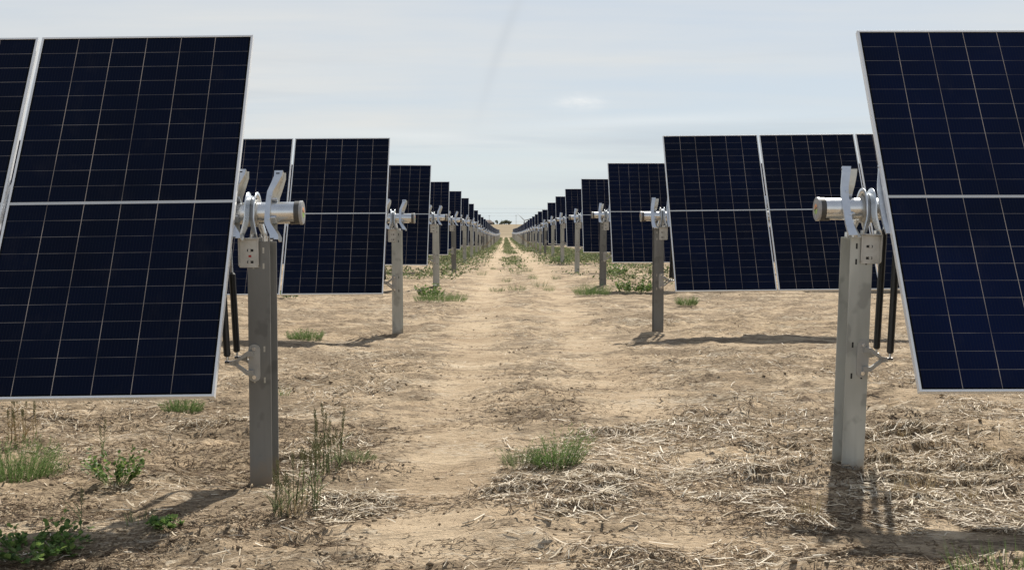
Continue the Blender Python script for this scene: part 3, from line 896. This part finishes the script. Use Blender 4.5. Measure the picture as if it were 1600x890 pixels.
def ribbons(name, xx, yy, rg, lmin, lmax, w, mat, lift=0.03, nseg=4, bias=0.25, curl=0.6, pitch=0.25):
    n = len(xx)
    L = lmin + (lmax - lmin) * rg.random(n) ** 2.2
    th = rg.random(n) * 2 * np.pi
    flat = rg.random(n) < bias
    th = np.where(flat, rg.normal(0, 0.4, n) + np.pi * (rg.random(n) < 0.5), th)
    cv = rg.normal(0, curl, n)
    wd = w * (0.45 + 0.9 * rg.random(n))
    up = rg.normal(0, pitch, n)
    rollv = rg.random(n) * np.pi
    z0 = rg.random(n) ** 2 * lift + 0.003
    P = []
    for k in range(nseg):
        t = k / (nseg - 1) - 0.5
        ang = th + cv * t
        px = xx + np.cos(ang) * L * t
        py = yy + np.sin(ang) * L * t
        arch = (0.25 - t * t) * np.abs(up) * L * 0.7
        pz = G(px, py) + z0 + arch + np.maximum(0, up * t * L)
        sx, sy = -np.sin(ang), np.cos(ang)
        wx = wd * 0.5 * (1 - 0.5 * abs(t))
        cr, sr = np.cos(rollv), np.sin(rollv)
        off = np.stack([sx * wx * cr, sy * wx * cr, np.abs(wx * sr)], 1)
        c = np.stack([px, py, pz], 1)
        P.append(c - off * np.array([1, 1, 0.0])); P.append(c + off)
    V = np.stack(P, 1).reshape(-1, 3)
    base = np.arange(n) * nseg * 2
    Fs = []
    for k in range(nseg - 1):
        a = base + 2 * k
        Fs.append(np.stack([a, a + 1, a + 3, a + 2], 1))
    return np_mesh(name, V, np.concatenate(Fs), [mat], True)


x_, y_, rg = scatter(130000, 4.5, 40, 0.52, density, 3)
gx, gy = [x_], [y_]
for (cx, cy, sx, sy, a, nn) in CLUST:
    m_ = int(nn * 1.15)
    rr = np.sqrt(rg.random(m_)) ** 0.8; aa = rg.random(m_) * 6.283
    rr = rr * (0.75 + 0.5 * vnoise(np.cos(aa) * 2 + cx * 7, np.sin(aa) * 2 + cy * 5, 5))
    hx, hy = cx + sx * 1.25 * rr * np.cos(aa), cy + sy * 1.25 * rr * np.sin(aa)
    kk = rg.random(m_) < np.clip((fbm(hx * 3.5, hy * 5, 2, 131) - 0.30) * 4, 0.1, 1)
    gx.append(hx[kk]); gy.append(hy[kk])
x_ = np.concatenate(gx); y_ = np.concatenate(gy)
CX, CY = np.concatenate(gx[1:]), np.concatenate(gy[1:])
straw = obj("straw_litter", ribbons("straw_litter", x_, y_, rg, 0.02, 0.125, 0.0068, M["straw"], lift=0.018, curl=0.2, pitch=0.17))
tag(straw, "dry straw and chaff strewn over the sandy soil", "straw", kind="stuff")


def small_d(x, y):
    n = fbm(x * 1.1, y * 1.1, 3, 77)
    return np.clip((n - 0.42) * 3.0, 0.03, 1) * (1 - 0.7 * track_mask(x, y))


x_, y_, rg = scatter(230000, 4.4, 34, 0.52, lambda x, y: np.clip((fbm(x * 0.8 + 7, y * 2.2, 3, 177) - 0.44) * 4.5, 0.04, 1) * (1 - 0.55 * track_mask(x, y)), 19)
kk = rg.random(len(CX)) < 0.8
x_ = np.concatenate([x_, CX[kk] + rg.normal(0, .04, kk.sum())]); y_ = np.concatenate([y_, CY[kk] + rg.normal(0, .04, kk.sum())])
chaff = obj("chaff", ribbons("chaff", x_, y_, rg, 0.012, 0.07, 0.006, M["chaff"], lift=0.008, nseg=3, curl=0.5, bias=0.45))
tag(chaff, "short dark brown bits of decayed chaff on the sand", "chaff", kind="stuff")

x_, y_, rg = scatter(30000, 4.5, 22, 0.52, small_d, 9)
n = len(x_)
oc = np.array([(1, 0, 0), (-1, 0, 0), (0, 1, 0), (0, -1, 0), (0, 0, 1), (0, 0, -1)], float)
of = np.array([(0, 2, 4), (2, 1, 4), (1, 3, 4), (3, 0, 4), (2, 0, 5), (1, 2, 5), (3, 1, 5), (0, 3, 5)])
sz = (0.003 + 0.015 * rg.random(n) ** 4)[:, None, None] * (0.6 + 0.8 * rg.random((n, 6, 1))) * np.array([1.2, 1.0, 0.7])
ca = rg.random(n) * 6.28
R2 = np.zeros((n, 3, 3)); R2[:, 0, 0] = np.cos(ca); R2[:, 0, 1] = -np.sin(ca); R2[:, 1, 0] = np.sin(ca); R2[:, 1, 1] = np.cos(ca); R2[:, 2, 2] = 1
V = np.einsum("nij,nkj->nki", R2, oc[None] * sz) + np.stack([x_, y_, G(x_, y_) + 0.003], 1)[:, None, :]
Fq = (of[None] + (np.arange(n) * 6)[:, None, None]).reshape(-1, 3)
clods = obj("soil_clods", np_mesh("soil_clods", V.reshape(-1, 3), Fq, [M["clod"]]))
tag(clods, "small crumbs and clods of brown soil on the sand", "soil clods", kind="stuff")


# ------------------------------------------------------------------ weeds near the camera
def blade(mb, p, d, L, w, bend, rnd, mi=0, n=5):
    p = Vector(p); d = Vector(d).normalized()
    side = d.cross(Vector((rnd.uniform(-1, 1), rnd.uniform(-1, 1), 0.2))).normalized()
    sag = Vector((d.x, d.y, 0)) * bend - Vector((0, 0, bend * 0.35))
    l, r = [], []
    for k in range(n):
        t = k / (n - 1)
        c = p + d * (L * t) + sag * (L * t * t)
        ww = w * (1 - t * 0.85) * 0.5
        l.append(c - side * ww); r.append(c + side * ww)
    mb.strip(l, r, mi, True)
    return c


def feathery(seed, wid, hgt, n=90, mat="feather", lop=0.0):
    rnd = random.Random(seed); mb = MB()
    for i in range(n):
        a = rnd.uniform(0, 6.28); rr = wid * 0.5 * math.sqrt(rnd.random()) * 0.75
        px, py = rr * math.cos(a), rr * math.sin(a) * 0.6
        out = 0.25 + 0.9 * rr / (wid * 0.5)
        d = Vector((math.cos(a) * out * rnd.uniform(.3, 1), math.sin(a) * out * rnd.uniform(.2, .8), 1))
        L = hgt * rnd.uniform(0.4, 1.15) * (1 - 0.35 * rr / (wid * .5)) * (1 + lop * px / (wid * .5))
        d.normalize()
        blade(mb, (px, py, -0.01), d, L, 0.004, rnd.uniform(0, .3), rnd)
        for k in range(rnd.randint(9, 14)):      # fine leaflets up each stem
            t = rnd.uniform(0.15, 1.0)
            q = Vector((px, py, -0.01)) + d * L * t
            e = (d * 0.8 + Vector((rnd.uniform(-1, 1), rnd.uniform(-1, 1), rnd.uniform(-.1, .7)))).normalized()
            blade(mb, q, e, rnd.uniform(0.015, 0.045) * (0.7 + hgt), 0.0034, .2, rnd, 0, 3)
    return mb.mesh("feathery_weed", [M[mat]])


def leafy(seed, wid, hgt, n=14, leaf=0.035, flat=False):
    rnd = random.Random(seed); mb = MB()
    def lf(q, e, s):
        e = e.normalized(); sd_ = e.cross(Vector((rnd.uniform(-.4, .4), rnd.uniform(-.4, .4), 1))).normalized(); up = sd_.cross(e)
        pts = [(0, 0, 0), (.3, .28, .04), (.65, .36, .03), (1.0, 0.0, -.06), (.65, -.36, .03), (.3, -.28, .04), (.5, 0, -.02)]
        vs = [q + e * s * a + sd_ * s * b_ + up * s * c_ for a, b_, c_ in pts]
        mb.add(vs, [(0, 1, 6), (1, 2, 6), (2, 3, 6), (3, 4, 6), (4, 5, 6), (5, 0, 6)], 0, True)
    for i in range(n):
        a = rnd.uniform(0, 6.28); rr = wid * 0.25 * math.sqrt(rnd.random())
        base = Vector((rr * math.cos(a), rr * math.sin(a) * .7, -0.005))
        d = Vector((math.cos(a) * rnd.uniform(.2, 1.2), math.sin(a) * rnd.uniform(.2, .9), rnd.uniform(.15, .4) if flat else rnd.uniform(.6, 1.5))).normalized()
        L = (wid * 0.45 if flat else hgt) * rnd.uniform(.45, 1.0)
        blade(mb, base, d, L, 0.005, 0.1, rnd, 1)
        for k in range(rnd.randint(9, 15)):
            t = rnd.uniform(.2, 1.05)
            q = base + d * L * t
            e = Vector((rnd.uniform(-1, 1), rnd.uniform(-1, 1), rnd.uniform(-.2, .8))) + d * .5
            lf(q, e, leaf * rnd.uniform(.55, 1.2))
    return mb.mesh("leafy_weed", [M["leaf"], M["grey_green"]])


def stalks(seed, spots, hmax, mat="grey_green"):
    """upright grass stems with narrow leaves; returns stem mesh and head meshes"""
    rnd = random.Random(seed); mb = MB(); heads = []
    for (sx, sy, hh) in spots:
        d = Vector((rnd.uniform(-.12, .12), rnd.uniform(-.12, .12), 1)).normalized()
        L = hmax * hh
        p = Vector((sx, sy, -0.01))
        mb.tube(p, p + d * L, 0.0026, 0.0014, n=5)
        for k in range(rnd.randint(2, 4)):
            t = rnd.uniform(.1, .75)
            e = (d + Vector((rnd.uniform(-.8, .8), rnd.uniform(-.5, .5), .2))).normalized()
            blade(mb, p + d * L * t, e, rnd.uniform(.07, .16), .006, rnd.uniform(.1, .6), rnd)
        if hh > .45:
            hb = MB(); tp = p + d * L; hl = rnd.uniform(.05, .08)
            for m_ in range(16):
                t = m_ / 16; a = m_ * 2.4
                o = Vector((math.cos(a), math.sin(a), 0)) * 0.004
                hb.tube(tp + d * hl * t + o, tp + d * (hl * t + .012) + o * 1.9, 0.0032, 0.0008, n=5)
                if m_ % 2 == 0: hb.tube(tp + d * hl * t + o, tp + d * (hl * t + .03) + o * 2.6, 0.0006, 0.0003, n=3)
            heads.append(hb.mesh("seed_head", [M["seed"]]))
    return mb.mesh("stems", [M[mat]]), heads


def tuft(seed, wid, hgt, n, mat):
    rnd = random.Random(seed); mb = MB()
    for i in range(n):
        a = rnd.uniform(0, 6.28); rr = wid * .5 * math.sqrt(rnd.random())
        d = Vector((math.cos(a) * rnd.uniform(0, .6), math.sin(a) * rnd.uniform(0, .5), 1))
        blade(mb, (rr * math.cos(a), rr * math.sin(a) * .6, -.01), d, hgt * rnd.uniform(.4, 1.1), .0045, rnd.uniform(-.1, .4), rnd)
    return mb.mesh("grass_tuft", [M[mat]])


WG = "green weeds on the bare soil"


def put(name, me, px, py, label, cat="weed", group=WG, rot=0.0):
    p = ground_at(px, py)
    o = obj(name, me, None, p, (0, 0, rot))
    return tag(o, label, cat, group)


put("feathery_weed", feathery(1, .34, .23, 130, "feather", 0.5), 868, 728, "bushy feathery green weed in the straw heap, middle of the dirt track")
put("feathery_weed", feathery(31, .28, .13, 60, "grey_green"), 815, 726, "small dull green weed beside the bushy weed, middle of the track")
put("feathery_weed", feathery(2, .62, .30, 300), 22, 752, "large feathery green clump beside dry stalks, below the nearest left panel")
put("leafy_weed", leafy(3, .27, .23, 40, .027), 182, 754, "round leaved green weed standing alone below the nearest left panel")
put("leafy_weed", leafy(4, .52, .09, 70, .032, True), 38, 868, "low spreading dark green leafy weed at the shadow, bottom left corner")
put("leafy_weed", leafy(5, .17, .06, 20, .030, True), 262, 820, "small low leafy weed in the shadow of the dark post")
put("grass_tuft", tuft(6, .14, .09, 30, "grey_green"), 214, 815, "thin pale grass tuft in the shadow of the dark post")
put("feathery_weed", feathery(7, .36, .14, 170), 285, 645, "feathery green weed just under the nearest left panel's lower edge")
put("feathery_weed", feathery(8, .56, .16, 220), 477, 530, "wide low feathery weed in front of the second left row")
put("grass_tuft", tuft(9, .12, .11, 26, "feather"), 442, 617, "little grass tuft right beside the dark post, behind it")
put("feathery_weed", feathery(10, .44, .17, 170), 1073, 476, "single feathery weed under the second right row of panels")
put("leafy_weed", leafy(11, .7, .24, 60, .038), 672, 464, "leafy dark green weed at the foot of the third left post")
put("feathery_weed", feathery(12, 1.2, .20, 320, "feather"), 688, 470, "wide dusty green weed mat in front of the third left post")
put("feathery_weed", feathery(13, .85, .24, 260), 925, 460, "feathery weed mound at the foot of the third right post")
put("leafy_weed", leafy(14, 1.3, .26, 90, .042), 990, 457, "tall leafy weed patch right of the third right post")
put("leafy_weed", leafy(15, .9, .34, 80, .045), 962, 432, "dark leafy weed behind the third right post")
put("leafy_weed", leafy(16, .5, .16, 18, .045), 452, 466, "small leafy weed beneath the gap in the second left row's panels")
put("feathery_weed", feathery(17, .36, .14, 50, "grey_green"), 778, 456, "left one of two small dusty weeds on the track before the third row")
put("feathery_weed", feathery(18, .42, .18, 50, "grey_green"), 808, 454, "right one of two small dusty weeds on the track before the third row")
put("feathery_weed", feathery(19, .6, .3, 60, "grey_green"), 1545, 880, "green grass clump lying in the panel shadow, bottom right corner") if False else None
put("grass_tuft", tuft(19, .5, .13, 150, "feather"), 1578, 893, "green grass clump lying in the panel shadow, bottom right corner")
put("feathery_weed", feathery(20, .30, .07, 60, "grey_green"), 555, 718, "flattened dusty green weed right of the upright grass by the dark post")
put("leafy_weed", leafy(21, .9, .24, 60, .045), 722, 402, "leafy weed bush at the foot of the fifth left post")
put("leafy_weed", leafy(22, 1.0, .26, 60, .045), 880, 410, "leafy weed bush at the foot of the fifth right post")
put("feathery_weed", feathery(23, .4, .2, 50, "grey_green"), 822, 424, "dusty weed on the track beside the fourth row")
put("feathery_weed", feathery(24, .5, .2, 50), 800, 412, "green weed in the middle of the track beside the fifth row")

TW = "small dusty weeds scattered along the middle of the track"
_tm = [feathery(200 + k, .34 + .1 * k, .12 + .03 * k, 34, ("grey_green", "feather", "grey_green")[k]) for k in range(3)]
for k, (px, py) in enumerate([(790, 440), (832, 436), (805, 428), (772, 421), (815, 417), (836, 409), (783, 407), (808, 403), (795, 398), (818, 396), (788, 392), (752, 430), (870, 436), (858, 455), (845, 448)]):
    put("small_weed", _tm[k % 3], px, py, "one of the small dusty weeds scattered down the middle of the track", "weed", TW, k * 1.3)

DG = "dry stubble tufts among the straw"
for s_, px, py, w_, h_, lab in ((1, 1268, 808, .10, .15, "thin greenish dry tuft left of the pale post's shadow"),
                                (2, 1440, 765, .16, .13, "pale dry stubble tuft right of the pale post, largest of its kind"),
                                (3, 1512, 782, .12, .12, "dry stubble tuft near the edge of the panel shadow"),
                                (4, 1545, 704, .09, .06, "short orange stubble tuft under the nearest right panel"),
                                (5, 1412, 678, .08, .05, "short brown stubble tuft behind the pale post, to its right"),
                                (6, 1395, 768, .12, .10, "dry stubble tuft nearest to the pale post's foot"),
                                (7, 455, 800, .14, .16, "dry grass tuft in front of the dark post")):
    put("stubble_tuft", tuft(60 + s_, w_, h_, 34, "dry"), px, py, lab, "stubble", DG)

rs = random.Random(5)


def stalk_thing(px, py, seed, n, wid, hmax, label, mat="grey_green"):
    p = ground_at(px, py)
    root = obj("grass_stalks", None, None, p)
    spots = [(rs.uniform(-wid, wid), rs.uniform(-wid, wid) * .6, rs.uniform(.4, 1.0)) for _ in range(n)]
    spots[0] = (0, 0, 1.0)
    st, hs = stalks(seed, spots, hmax, mat)
    obj("stems", st, root)
    for h in hs: obj("seed_head", h, root)
    tag(root, label, "grass", "upright grass stalks with seed heads")


stalk_thing(512, 738, 1, 17, .075, .34, "tallest bunch of upright grass with seed heads, right of the dark post")
stalk_thing(478, 792, 2, 13, .07, .28, "middle bunch of upright grass with seed heads, before the dark post")
stalk_thing(440, 808, 3, 8, .05, .25, "sparse bunch of upright grass at the dark post's foot")
stalk_thing(27, 690, 4, 12, .12, .30, "brown dry stalks standing behind the large feathery clump", "dry")
stalk_thing(126, 832, 5, 1, .01, .15, "lone seed stalk near the low leafy weed, bottom left")
stalk_thing(160, 715, 6, 2, .012, .18, "lone seed stalk rising behind the round leaved weed")

# long loose straws lying on the soil
for s_, pts, lab in ((1, [(835, 806), (860, 815), (895, 808), (917, 800), (916, 790)], "long curved pale straw lying below the straw heap"),
                     (2, [(722, 820), (740, 815), (757, 805)], "long pale straw lying on the left wheel track")):
    mb = MB(); P = [ground_at(*p) + Vector((0, 0, .008)) for p in pts]
    P = [p - P[0] for p in P] if False else P
    o0 = P[0].copy(); Q = [p - o0 for p in P]
    for a_, b_ in zip(Q[:-1], Q[1:]): mb.tube(a_, b_, .0045, .004, n=6)
    o = obj("straw_stem", mb.mesh("straw_stem", [M["straw"]]), None, o0)
    tag(o, lab, "straw", "long loose straws")


# ------------------------------------------------------------------ far weed cover (uncountable)
def cover_d(x, y):
    n = fbm(x * 0.7, y * 0.35, 3, 303)
    n2 = fbm(x * 0.25 + 3, y * 0.08, 2, 404)
    side = np.exp(-((x + 2.1) / 1.0) ** 2) + np.exp(-((x - 2.8) / 1.15) ** 2) + (0.35 + 0.5 * np.clip((y - 60) / 60, 0, 1)) * np.exp(-((x - 0.35) / 0.45) ** 2) * np.clip((y - 25) / 25, 0, 1)
    off = 0.55 * (np.abs(x - 0.3) > 3.2)
    ramp_ = np.clip((y - 22) / 28, 0, 1)
    tr = track_mask(x, y)
    d = (side + off) * ramp_ * np.clip((n - 0.57 + 0.17 * ramp_ + 0.5 * (n2 - 0.5)) * 6, 0, 1)
    return np.clip(d * (1 - 0.93 * tr), 0, 1)


rg = np.random.default_rng(77)
N = 330000
yy = np.exp(rg.uniform(math.log(22), math.log(345), N))
xx = np.where(rg.random(N) < 0.7, rg.uniform(-4.2, 5.0, N), rg.uniform(-1, 1, N) * (5 + 0.2 * yy))
kp = rg.random(N) < cover_d(xx, yy)
xx, yy = xx[kp], yy[kp]
n = len(xx)
sz = (0.018 + 0.026 * rg.random(n)) * (1 + yy / 120)
hh = (0.02 + 0.30 * rg.random(n) ** 1.6) * (0.45 + 0.55 * np.clip((yy - 22) / 60, 0, 1)) * np.where(np.abs(xx - 0.35) < 0.7, 0.45, 1.0)
c = np.stack([xx, yy, G(xx, yy) + hh], 1)
u = rg.normal(size=(n, 3)); u /= np.linalg.norm(u, axis=1)[:, None]
w = np.cross(u, rg.normal(size=(n, 3))); w /= np.linalg.norm(w, axis=1)[:, None]
V = np.stack([c - u * sz[:, None], c + w * sz[:, None] * .5, c + u * sz[:, None], c - w * sz[:, None] * .5], 1).reshape(-1, 3)
Fq = np.arange(n * 4).reshape(-1, 4)
cover = obj("weed_cover", np_mesh("weed_cover", V, Fq, [M["cover"]]))
tag(cover, "green weed cover along the far rows and the track's middle strip", "weeds", kind="stuff")


# ------------------------------------------------------------------ horizon: trees, house, poles, wires, turbine
def tree(px, Y, wid, hgt, seed, label):
    p = at(px, 352, Y); gz = g1(p.x, Y)
    root = obj("tree", None, None, (p.x, Y, gz))
    mb = MB(); mb.tube((0, 0, -.3), (0, 0, hgt * .35), wid * .045, wid * .03, n=8)
    rnd = random.Random(seed)
    for k in range(6):
        a = rnd.uniform(0, 6.28)
        mb.tube((0, 0, hgt * rnd.uniform(.15, .3)), (math.cos(a) * wid * .3, math.sin(a) * wid * .3, hgt * rnd.uniform(.45, .75)), wid * .02, wid * .008, n=6)
    obj("trunk", mb.mesh("trunk", [M["bark"]]), root)
    r_ = np.random.default_rng(seed); n = 2600
    lob = r_.normal(size=(9, 3)) * np.array([wid * .24, wid * .24, hgt * .17]) + np.array([0, 0, hgt * .52])
    cc = lob[r_.integers(0, 9, n)] + r_.normal(size=(n, 3)) * np.array([wid * .11, wid * .11, hgt * .12])
    cc[:, 2] = np.clip(cc[:, 2], hgt * .04, hgt)
    s_ = (0.18 + 0.25 * r_.random(n)) * wid / 6
    u = r_.normal(size=(n, 3)); u /= np.linalg.norm(u, axis=1)[:, None]
    w = np.cross(u, r_.normal(size=(n, 3))); w /= np.linalg.norm(w, axis=1)[:, None]
    V = np.stack([cc - u * s_[:, None], cc + w * s_[:, None] * .6, cc + u * s_[:, None], cc - w * s_[:, None] * .6], 1).reshape(-1, 3)
    obj("crown", np_mesh("crown", V, np.arange(n * 4).reshape(-1, 4), [M["tree_leaf"]]), root)
    tag(root, label, "tree", "trees on the horizon")


tree(791.5, 1000, 5.6, 4.3, 1, "widest round tree on the horizon, straight above the track")
tree(777, 1000, 2.6, 3.9, 2, "narrow pointed tree on the horizon beside the house")
tree(783.5, 1003, 3.0, 2.3, 3, "low bush on the horizon between the narrow and the wide tree")
tree(795.5, 996, 3.0, 3.3, 4, "smaller tree touching the right side of the widest horizon tree")
tree(770.6, 1006, 2.2, 2.9, 5, "small dark tree against the right end of the house")

p = at(762.5, 352, 1000); hx, hy, hz = p.x, 1000, g1(p.x, 1000)
root = obj("house", None, None, (hx, hy, hz))
mb = MB(); mb.box((0, 0, .7), (8.4, 6, 2.6), 0); obj("wall", mb.mesh("wall", [M["house_wall"]]), root)
mb = MB()
mb.add([(-4.6, -3.5, 1.9), (4.6, -3.5, 1.9), (4.6, 3.5, 1.9), (-4.6, 3.5, 1.9), (-2.2, 0, 4.1), (2.2, 0, 4.1)],
       [(0, 1, 5, 4), (1, 2, 5), (2, 3, 4, 5), (3, 0, 4), (3, 2, 1, 0)])
obj("roof", mb.mesh("roof", [M["house_roof"]]), root)
for k in (-2.4, 0.2, 2.6):
    mb = MB(); mb.box((0, 0, 0), (1.0, .08, 1.0)); obj("window", mb.mesh("window", [M["window"]]), root, (k, -3.03, .8))
tag(root, "low brown roofed house on the horizon left of the trees", "house")

POLES = []
for px, top, lab in ((764.5, 336, "left one of two thin utility poles on the horizon, above the house"), (806.4, 335.5, "right one of two thin utility poles on the horizon, right of the trees")):
    Y = 800
    p = at(px, top, Y); gz = g1(p.x, Y)
    root = obj("utility_pole", None, None, (p.x, Y, gz)); h = p.z - gz
    mb = MB(); mb.tube((0, 0, -.4), (0, 0, h), .11, .08, n=8); obj("pole", mb.mesh("pole", [M["wood"]]), root)
    mb = MB(); mb.box((0, -.12, h - .5), (1.6, .1, .12)); obj("crossarm", mb.mesh("crossarm", [M["wood"]]), root)
    tag(root, lab, "utility pole", "utility poles on the horizon"); POLES.append(p)

for pyv, Y, r_, lab in ((325.5, 800, .035, "topmost thin power line crossing the sky above the horizon"), (332.5, 798, .05, "middle thin power line crossing the sky above the horizon"),
                        (337.0, 800.5, .03, "third thin power line from the top, strung at the pole tops"), (345.6, 803, .04, "lowest thin power line just above the horizon trees")):
    mb = MB(); pa = at(500, pyv, Y); N_ = 40; prev = None
    o0 = Vector((0, Y, pa.z))
    for k in range(N_ + 1):
        xk = -420 + 840 * k / N_
        ph = ((xk + 11) / 19.0 / 5) % 1.0
        q = Vector((xk, 0, -1.2 * 4 * ph * (1 - ph) * .25))
        if prev is not None: mb.tube(prev, q, r_, n=4, caps=False)
        prev = q
    o = obj("power_line", mb.mesh("power_line", [M["wire"]]), None, o0)
    tag(o, lab, "power line", "power lines above the horizon")

Y = 5000
hub = at(819.6, 344.3, Y); gz = g1(hub.x, Y)
root = obj("wind_turbine", None, None, (hub.x, Y, gz)); hh = hub.z - gz
mb = MB(); mb.tube((0, 0, -2), (0, 0, hh - 1.5), 2.1, 1.3, n=16); obj("tower", mb.mesh("tower", [M["turbine"]]), root)
mb = MB(); mb.box((0, 3, hh), (3.6, 10, 3.8), 0, bev=.8); obj("nacelle", mb.mesh("nacelle", [M["turbine"]]), root)
mb = MB(); mb.tube((0, -2.5, hh), (0, -5.5, hh), 1.7, .6, n=16); obj("hub", mb.mesh("hub", [M["turbine"]]), root)
for ang in (136, 16, 256):
    a_ = math.radians(ang); d = Vector((math.cos(a_), 0, math.sin(a_))); s_ = Vector((-d.z, 0, d.x))
    mb = MB()
    secs = [(0, .9, .9), (5, 2.0, .8), (12, 1.7, .55), (26, 1.1, .35), (41, .35, .15)]
    vs = []
    for (t, w_, th_) in secs:
        c_ = Vector((0, -4, hh)) + d * t
        vs += [c_ + s_ * w_, c_ + Vector((0, -th_, 0)), c_ - s_ * w_, c_ + Vector((0, th_, 0))]
    fs = []
    for r_ in range(4):
        for k in range(4):
            fs.append((r_ * 4 + k, r_ * 4 + (k + 1) % 4, r_ * 4 + 4 + (k + 1) % 4, r_ * 4 + 4 + k))
    fs += [(3, 2, 1, 0), (16, 17, 18, 19)]
    mb.add(vs, fs, 0, True); obj("blade", mb.mesh("blade", [M["turbine"]]), root)
tag(root, "pale wind turbine far beyond the right rows, one blade pointing up left", "wind turbine")

# ------------------------------------------------------------------ light
AZ, EL = math.radians(18.9), math.radians(47.8)
sdir = Vector((math.sin(AZ) * math.cos(EL), math.cos(AZ) * math.cos(EL), math.sin(EL)))
sun_d = bpy.data.lights.new("sun", "SUN"); sun = bpy.data.objects.new("sun", sun_d); COL.objects.link(sun)
sun.rotation_euler = sdir.to_track_quat("Z", "Y").to_euler()
sun_d.energy = 5.0; sun_d.angle = math.radians(0.9); sun_d.color = (1.0, 0.94, 0.84)

world = bpy.data.worlds.new("World"); scn.world = world; world.use_nodes = True
nt = world.node_tree; q = NT(nt)
bg = nt.nodes["Background"]
sky = q.n("ShaderNodeTexSky"); sky.sky_type = "NISHITA"; sky.sun_disc = False
sky.sun_elevation = EL; sky.sun_rotation = AZ
sky.air_density = 1.0; sky.dust_density = 1.6; sky.ozone_density = 1.0; sky.altitude = 1300
co = q.n("ShaderNodeTexCoord").outputs["Generated"]
sp = q.n("ShaderNodeSeparateXYZ"); q.link(co, sp.inputs[0])
zz = q.m("MAXIMUM", sp.outputs[2], 0.0)
den = q.m("ADD", zz, 0.07)
cv = q.n("ShaderNodeCombineXYZ")
q.link(q.m("DIVIDE", sp.outputs[0], den), cv.inputs[0]); q.link(q.m("DIVIDE", sp.outputs[1], den), cv.inputs[1])
cp = q.mapping(cv.outputs[0], (0.55, 0.42, 1), (2.3, 0.7, 0), (0, 0, 0.25))
n1 = q.noise(cp, 0.5, 5, 0.55)
n2 = q.noise(q.mapping(cv.outputs[0], (0.22, 0.9, 1), (5, 1, 0), (0, 0, -0.15)), 1.0, 5, 0.6)
cl = q.ramp(q.m("ADD", q.m("MULTIPLY", n1, 0.55), q.m("MULTIPLY", n2, 0.45)), [(0.40, 0.0), (0.60, 1.0)])
# low grey streaks near the horizon, in bands of elevation
bands = q.noise(q.mapping(co, (1.6, 1.6, 26), (3, 1, 2)), 1.0, 5, 0.6)
bandf = q.ramp(zz, [(0.0, 0.1), (0.045, 0.5), (0.065, 1.0), (0.10, 0.7), (0.17, 0.0)])
st = q.m("MULTIPLY", q.ramp(bands, [(0.48, 0.0), (0.62, 1.0)]), bandf)
elev = q.ramp(zz, [(0.0, 1.0), (0.22, 0.95), (0.5, 0.55), (1.0, 0.38)])
veil = q.m("MULTIPLY", q.m("MULTIPLY_ADD", cl, 0.22, 0.76), elev)
ccol = q.mix(cl, (6.6, 7.2, 7.75), (8.0, 8.0, 7.75))
ccol = q.mix(q.ramp(zz, [(0.0, 0.85), (0.04, 0.7), (0.085, 0.0)]), ccol, (6.85, 7.75, 8.1))
ccol = q.mix(q.m("MULTIPLY", st, 0.8), ccol, (5.5, 6.0, 6.6))
c = q.mix(veil, sky.outputs[0], ccol)


def dirmask(px, py, rx, ry, roll=0.0):
    """soft ellipse of sky round the direction of a spot"""
    d = (RM @ Vector(((px - 800) / F, (445 - py) / F, -1))).normalized()
    rt = Vector((d.y, -d.x, 0)).normalized(); up = rt.cross(d)
    a_ = rt * math.cos(roll) + up * math.sin(roll); b_ = up * math.cos(roll) - rt * math.sin(roll)
    outs = []
    for v_, r_ in ((a_, rx / F), (b_, ry / F)):
        dt = q.n("ShaderNodeVectorMath", operation="DOT_PRODUCT"); q.link(co, dt.inputs[0]); dt.inputs[1].default_value = v_
        e = q.m("DIVIDE", dt.outputs["Value"], r_); outs.append(q.m("MULTIPLY", e, e))
    front = q.n("ShaderNodeVectorMath", operation="DOT_PRODUCT"); q.link(co, front.inputs[0]); front.inputs[1].default_value = d
    g_ = q.m("EXPONENT", q.m("MULTIPLY", q.m("ADD", outs[0], outs[1]), -1.0))
    return q.m("MULTIPLY", g_, q.m("GREATER_THAN", front.outputs["Value"], 0.0))


puffn = q.ramp(q.noise(q.mapping(co, (40, 40, 110)), 1.0, 4, 0.6), [(0.35, 0.0), (0.65, 1.0)])
puff = q.m("MULTIPLY", dirmask(905, 160, 34, 10), puffn)
c = q.mix(q.m("MULTIPLY", puff, 0.7), c, (9.6, 9.7, 9.6))
streak = q.m("ADD", dirmask(795, 40, 75, 9, math.radians(68)), q.m("MULTIPLY", dirmask(765, 130, 60, 8, math.radians(72)), 0.5))
c = q.mix(q.m("MULTIPLY", streak, 0.42), c, (5.9, 6.4, 6.9))
wisp = q.m("ADD", dirmask(1000, 190, 190, 9, math.radians(2)), dirmask(680, 215, 150, 8, math.radians(-3)))
c = q.mix(q.m("MULTIPLY", wisp, 0.35), c, (8.9, 9.2, 9.2))
q.link(c, bg.inputs["Color"])
bg.inputs["Strength"].default_value = 0.074

vs_ = scn.view_settings
vs_.view_transform = "Standard"; vs_.look = "None"; vs_.gamma = 1.0; vs_.exposure = 0.40; vs_.use_curve_mapping = False
scn.render.engine = "CYCLES"
scn.cycles.use_denoising = True
scn.cycles.denoiser = "OPENIMAGEDENOISE"
scn.cycles.denoising_input_passes = "RGB_ALBEDO_NORMAL"
scn.cycles.denoising_prefilter = "ACCURATE"
scn.cycles.max_bounces = 6
scn.cycles.diffuse_bounces = 3
scn.cycles.glossy_bounces = 3
scn.cycles.transmission_bounces = 2
scn.cycles.sample_clamp_indirect = 6
